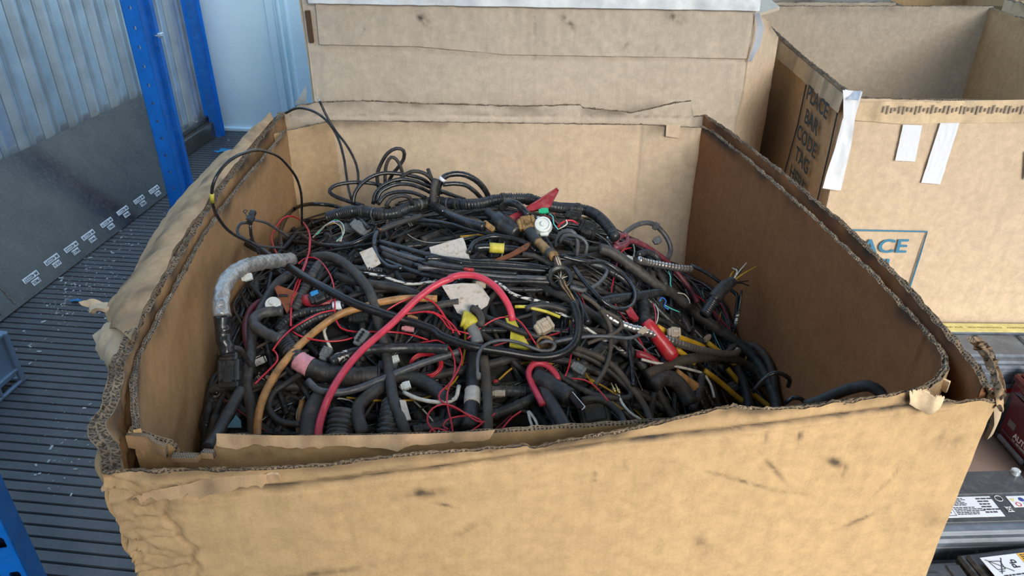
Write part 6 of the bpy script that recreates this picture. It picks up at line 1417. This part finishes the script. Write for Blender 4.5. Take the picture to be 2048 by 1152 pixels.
for k in range(4): s.lathe([(9 * u_, 0), (9 * u_, .0015), (5 * u_, .0015), (5 * u_, .0002)], M_ @ Matrix.Translation(((-28 + 18 * k) * u_, 0, 24 * u_)), 12)
s.obj('pin_socket', BLK, t)
conn('C', 1128, 800, 20, 56, 44, 34, 'small white and black plug at front centre left', WPLA, .04); conn('C', 1065, 655, 20, 56, 40, 30, 'small clear plug right of the dusty hose', WPLA, .04); c('wire', 'wire', 'striped cream wire from the small white plug', 'C', [(1115, 835), (1180, 865), (1260, 885), (1340, 890), (1400, 870), (1420, 800)], .0036, WHTW, lift=.035)
c('wire', 'wire', 'white wire dropping at left of the oval connector', 'C', [(690, 480), (680, 500), (695, 550), (720, 600)], .0030, WHTW, lift=.035)
c('cable', 'cable', 'dark thick cable behind the braided sleeve at upper centre left', 'C', [(740, 192), (850, 226), (950, 243), (1080, 262), (1200, 302)], .0085, BLKM, lift=.02)
c('pipe', 'pipe', 'brown black pipe end beneath the red cable left side', 'C', [(1130, 395), (1220, 375), (1320, 355), (1420, 340)], .0070, DUSTY, lift=.03)
conn('C', 870, 425, 5, 110, 56, 40, 'dark connector with green mark left of the braided sleeve', BPLA, .04); conn('C', 1165, 430, -20, 60, 30, 26, 'small orange insert beside the braided sleeve', ORB, .04); conn('C', 1140, 488, -8, 70, 26, 26, 'small pink connector just below the braided sleeve', PINK, .05)
conn('C', 690, 625, 70, 80, 60, 40, 'dusty grey plug above the pink tape ring', BGRY, .04)
# scattered little connectors in the heap
rr = random.Random(77); k = 0
while k < 34:
    x, y = rr.uniform(-.5, .5), rr.uniform(.75, 1.65)
    if not inside(x, y, .05): continue
    L = rr.uniform(.018, .04); z_ = zf(x, y) + rr.uniform(-.012, .010); M_ = Matrix.Translation((x, y, z_)) @ Matrix.Rotation(rr.uniform(0, 6.28), 4, 'Z') @ Matrix.Rotation(rr.uniform(-.9, .9), 4, 'X') @ Matrix.Rotation(rr.uniform(-.5, .5), 4, 'Y')
    m_, cn = rr.choice(((BPLA, 'black'), (BPLA, 'black'), (BPLA, 'black'), (BGRY, 'grey'), (BEIGE, 'beige'), (WPLA, 'white'))); w_, h_ = L * rr.uniform(.4, .8), L * rr.uniform(.3, .55)
    t = empty('connector', (x, y, z_)); f, g = region([Vector((x, y, z_))]); tag(t, 'small %s connector sunk in the %s %s of the heap' % (cn, f, g), 'connector', 'small %s connectors in the %s %s' % (cn, f, g))
    s = MB(); s.box((0, 0, 0), (L * .7, w_, h_), M_, .0015); s.box((-L * .4, 0, 0), (L * .25, w_ * .75, h_ * .8), M_, .001); s.box((L * .4, 0, 0), (L * .15, w_ * .9, h_ * .85), M_, .001)
    for q in range(3): s.box((-L * .1 + q * L * .12, 0, h_ * .5), (L * .03, w_ * .8, h_ * .1), M_)
    s.obj('housing', m_, t); s = MB(); s.box((0, 0, h_ * .58), (L * .4, w_ * .3, h_ * .14), M_, .0004); s.obj('latch', m_, t); k += 1

# ---------------------------------------------------------------- origins of single-mesh things go to their base
for o_ in list(COL.objects):
    if o_.type == 'MESH' and o_.parent is None and o_.data.users == 1 and len(o_.data.vertices):
        vs = [v.co for v in o_.data.vertices]
        cc = Vector(((min(v.x for v in vs) + max(v.x for v in vs)) / 2, (min(v.y for v in vs) + max(v.y for v in vs)) / 2, min(v.z for v in vs)))
        o_.data.transform(Matrix.Translation(-cc)); o_.location = cc
        for ch in o_.children: ch.matrix_parent_inverse = Matrix.Translation(-cc) @ ch.matrix_parent_inverse
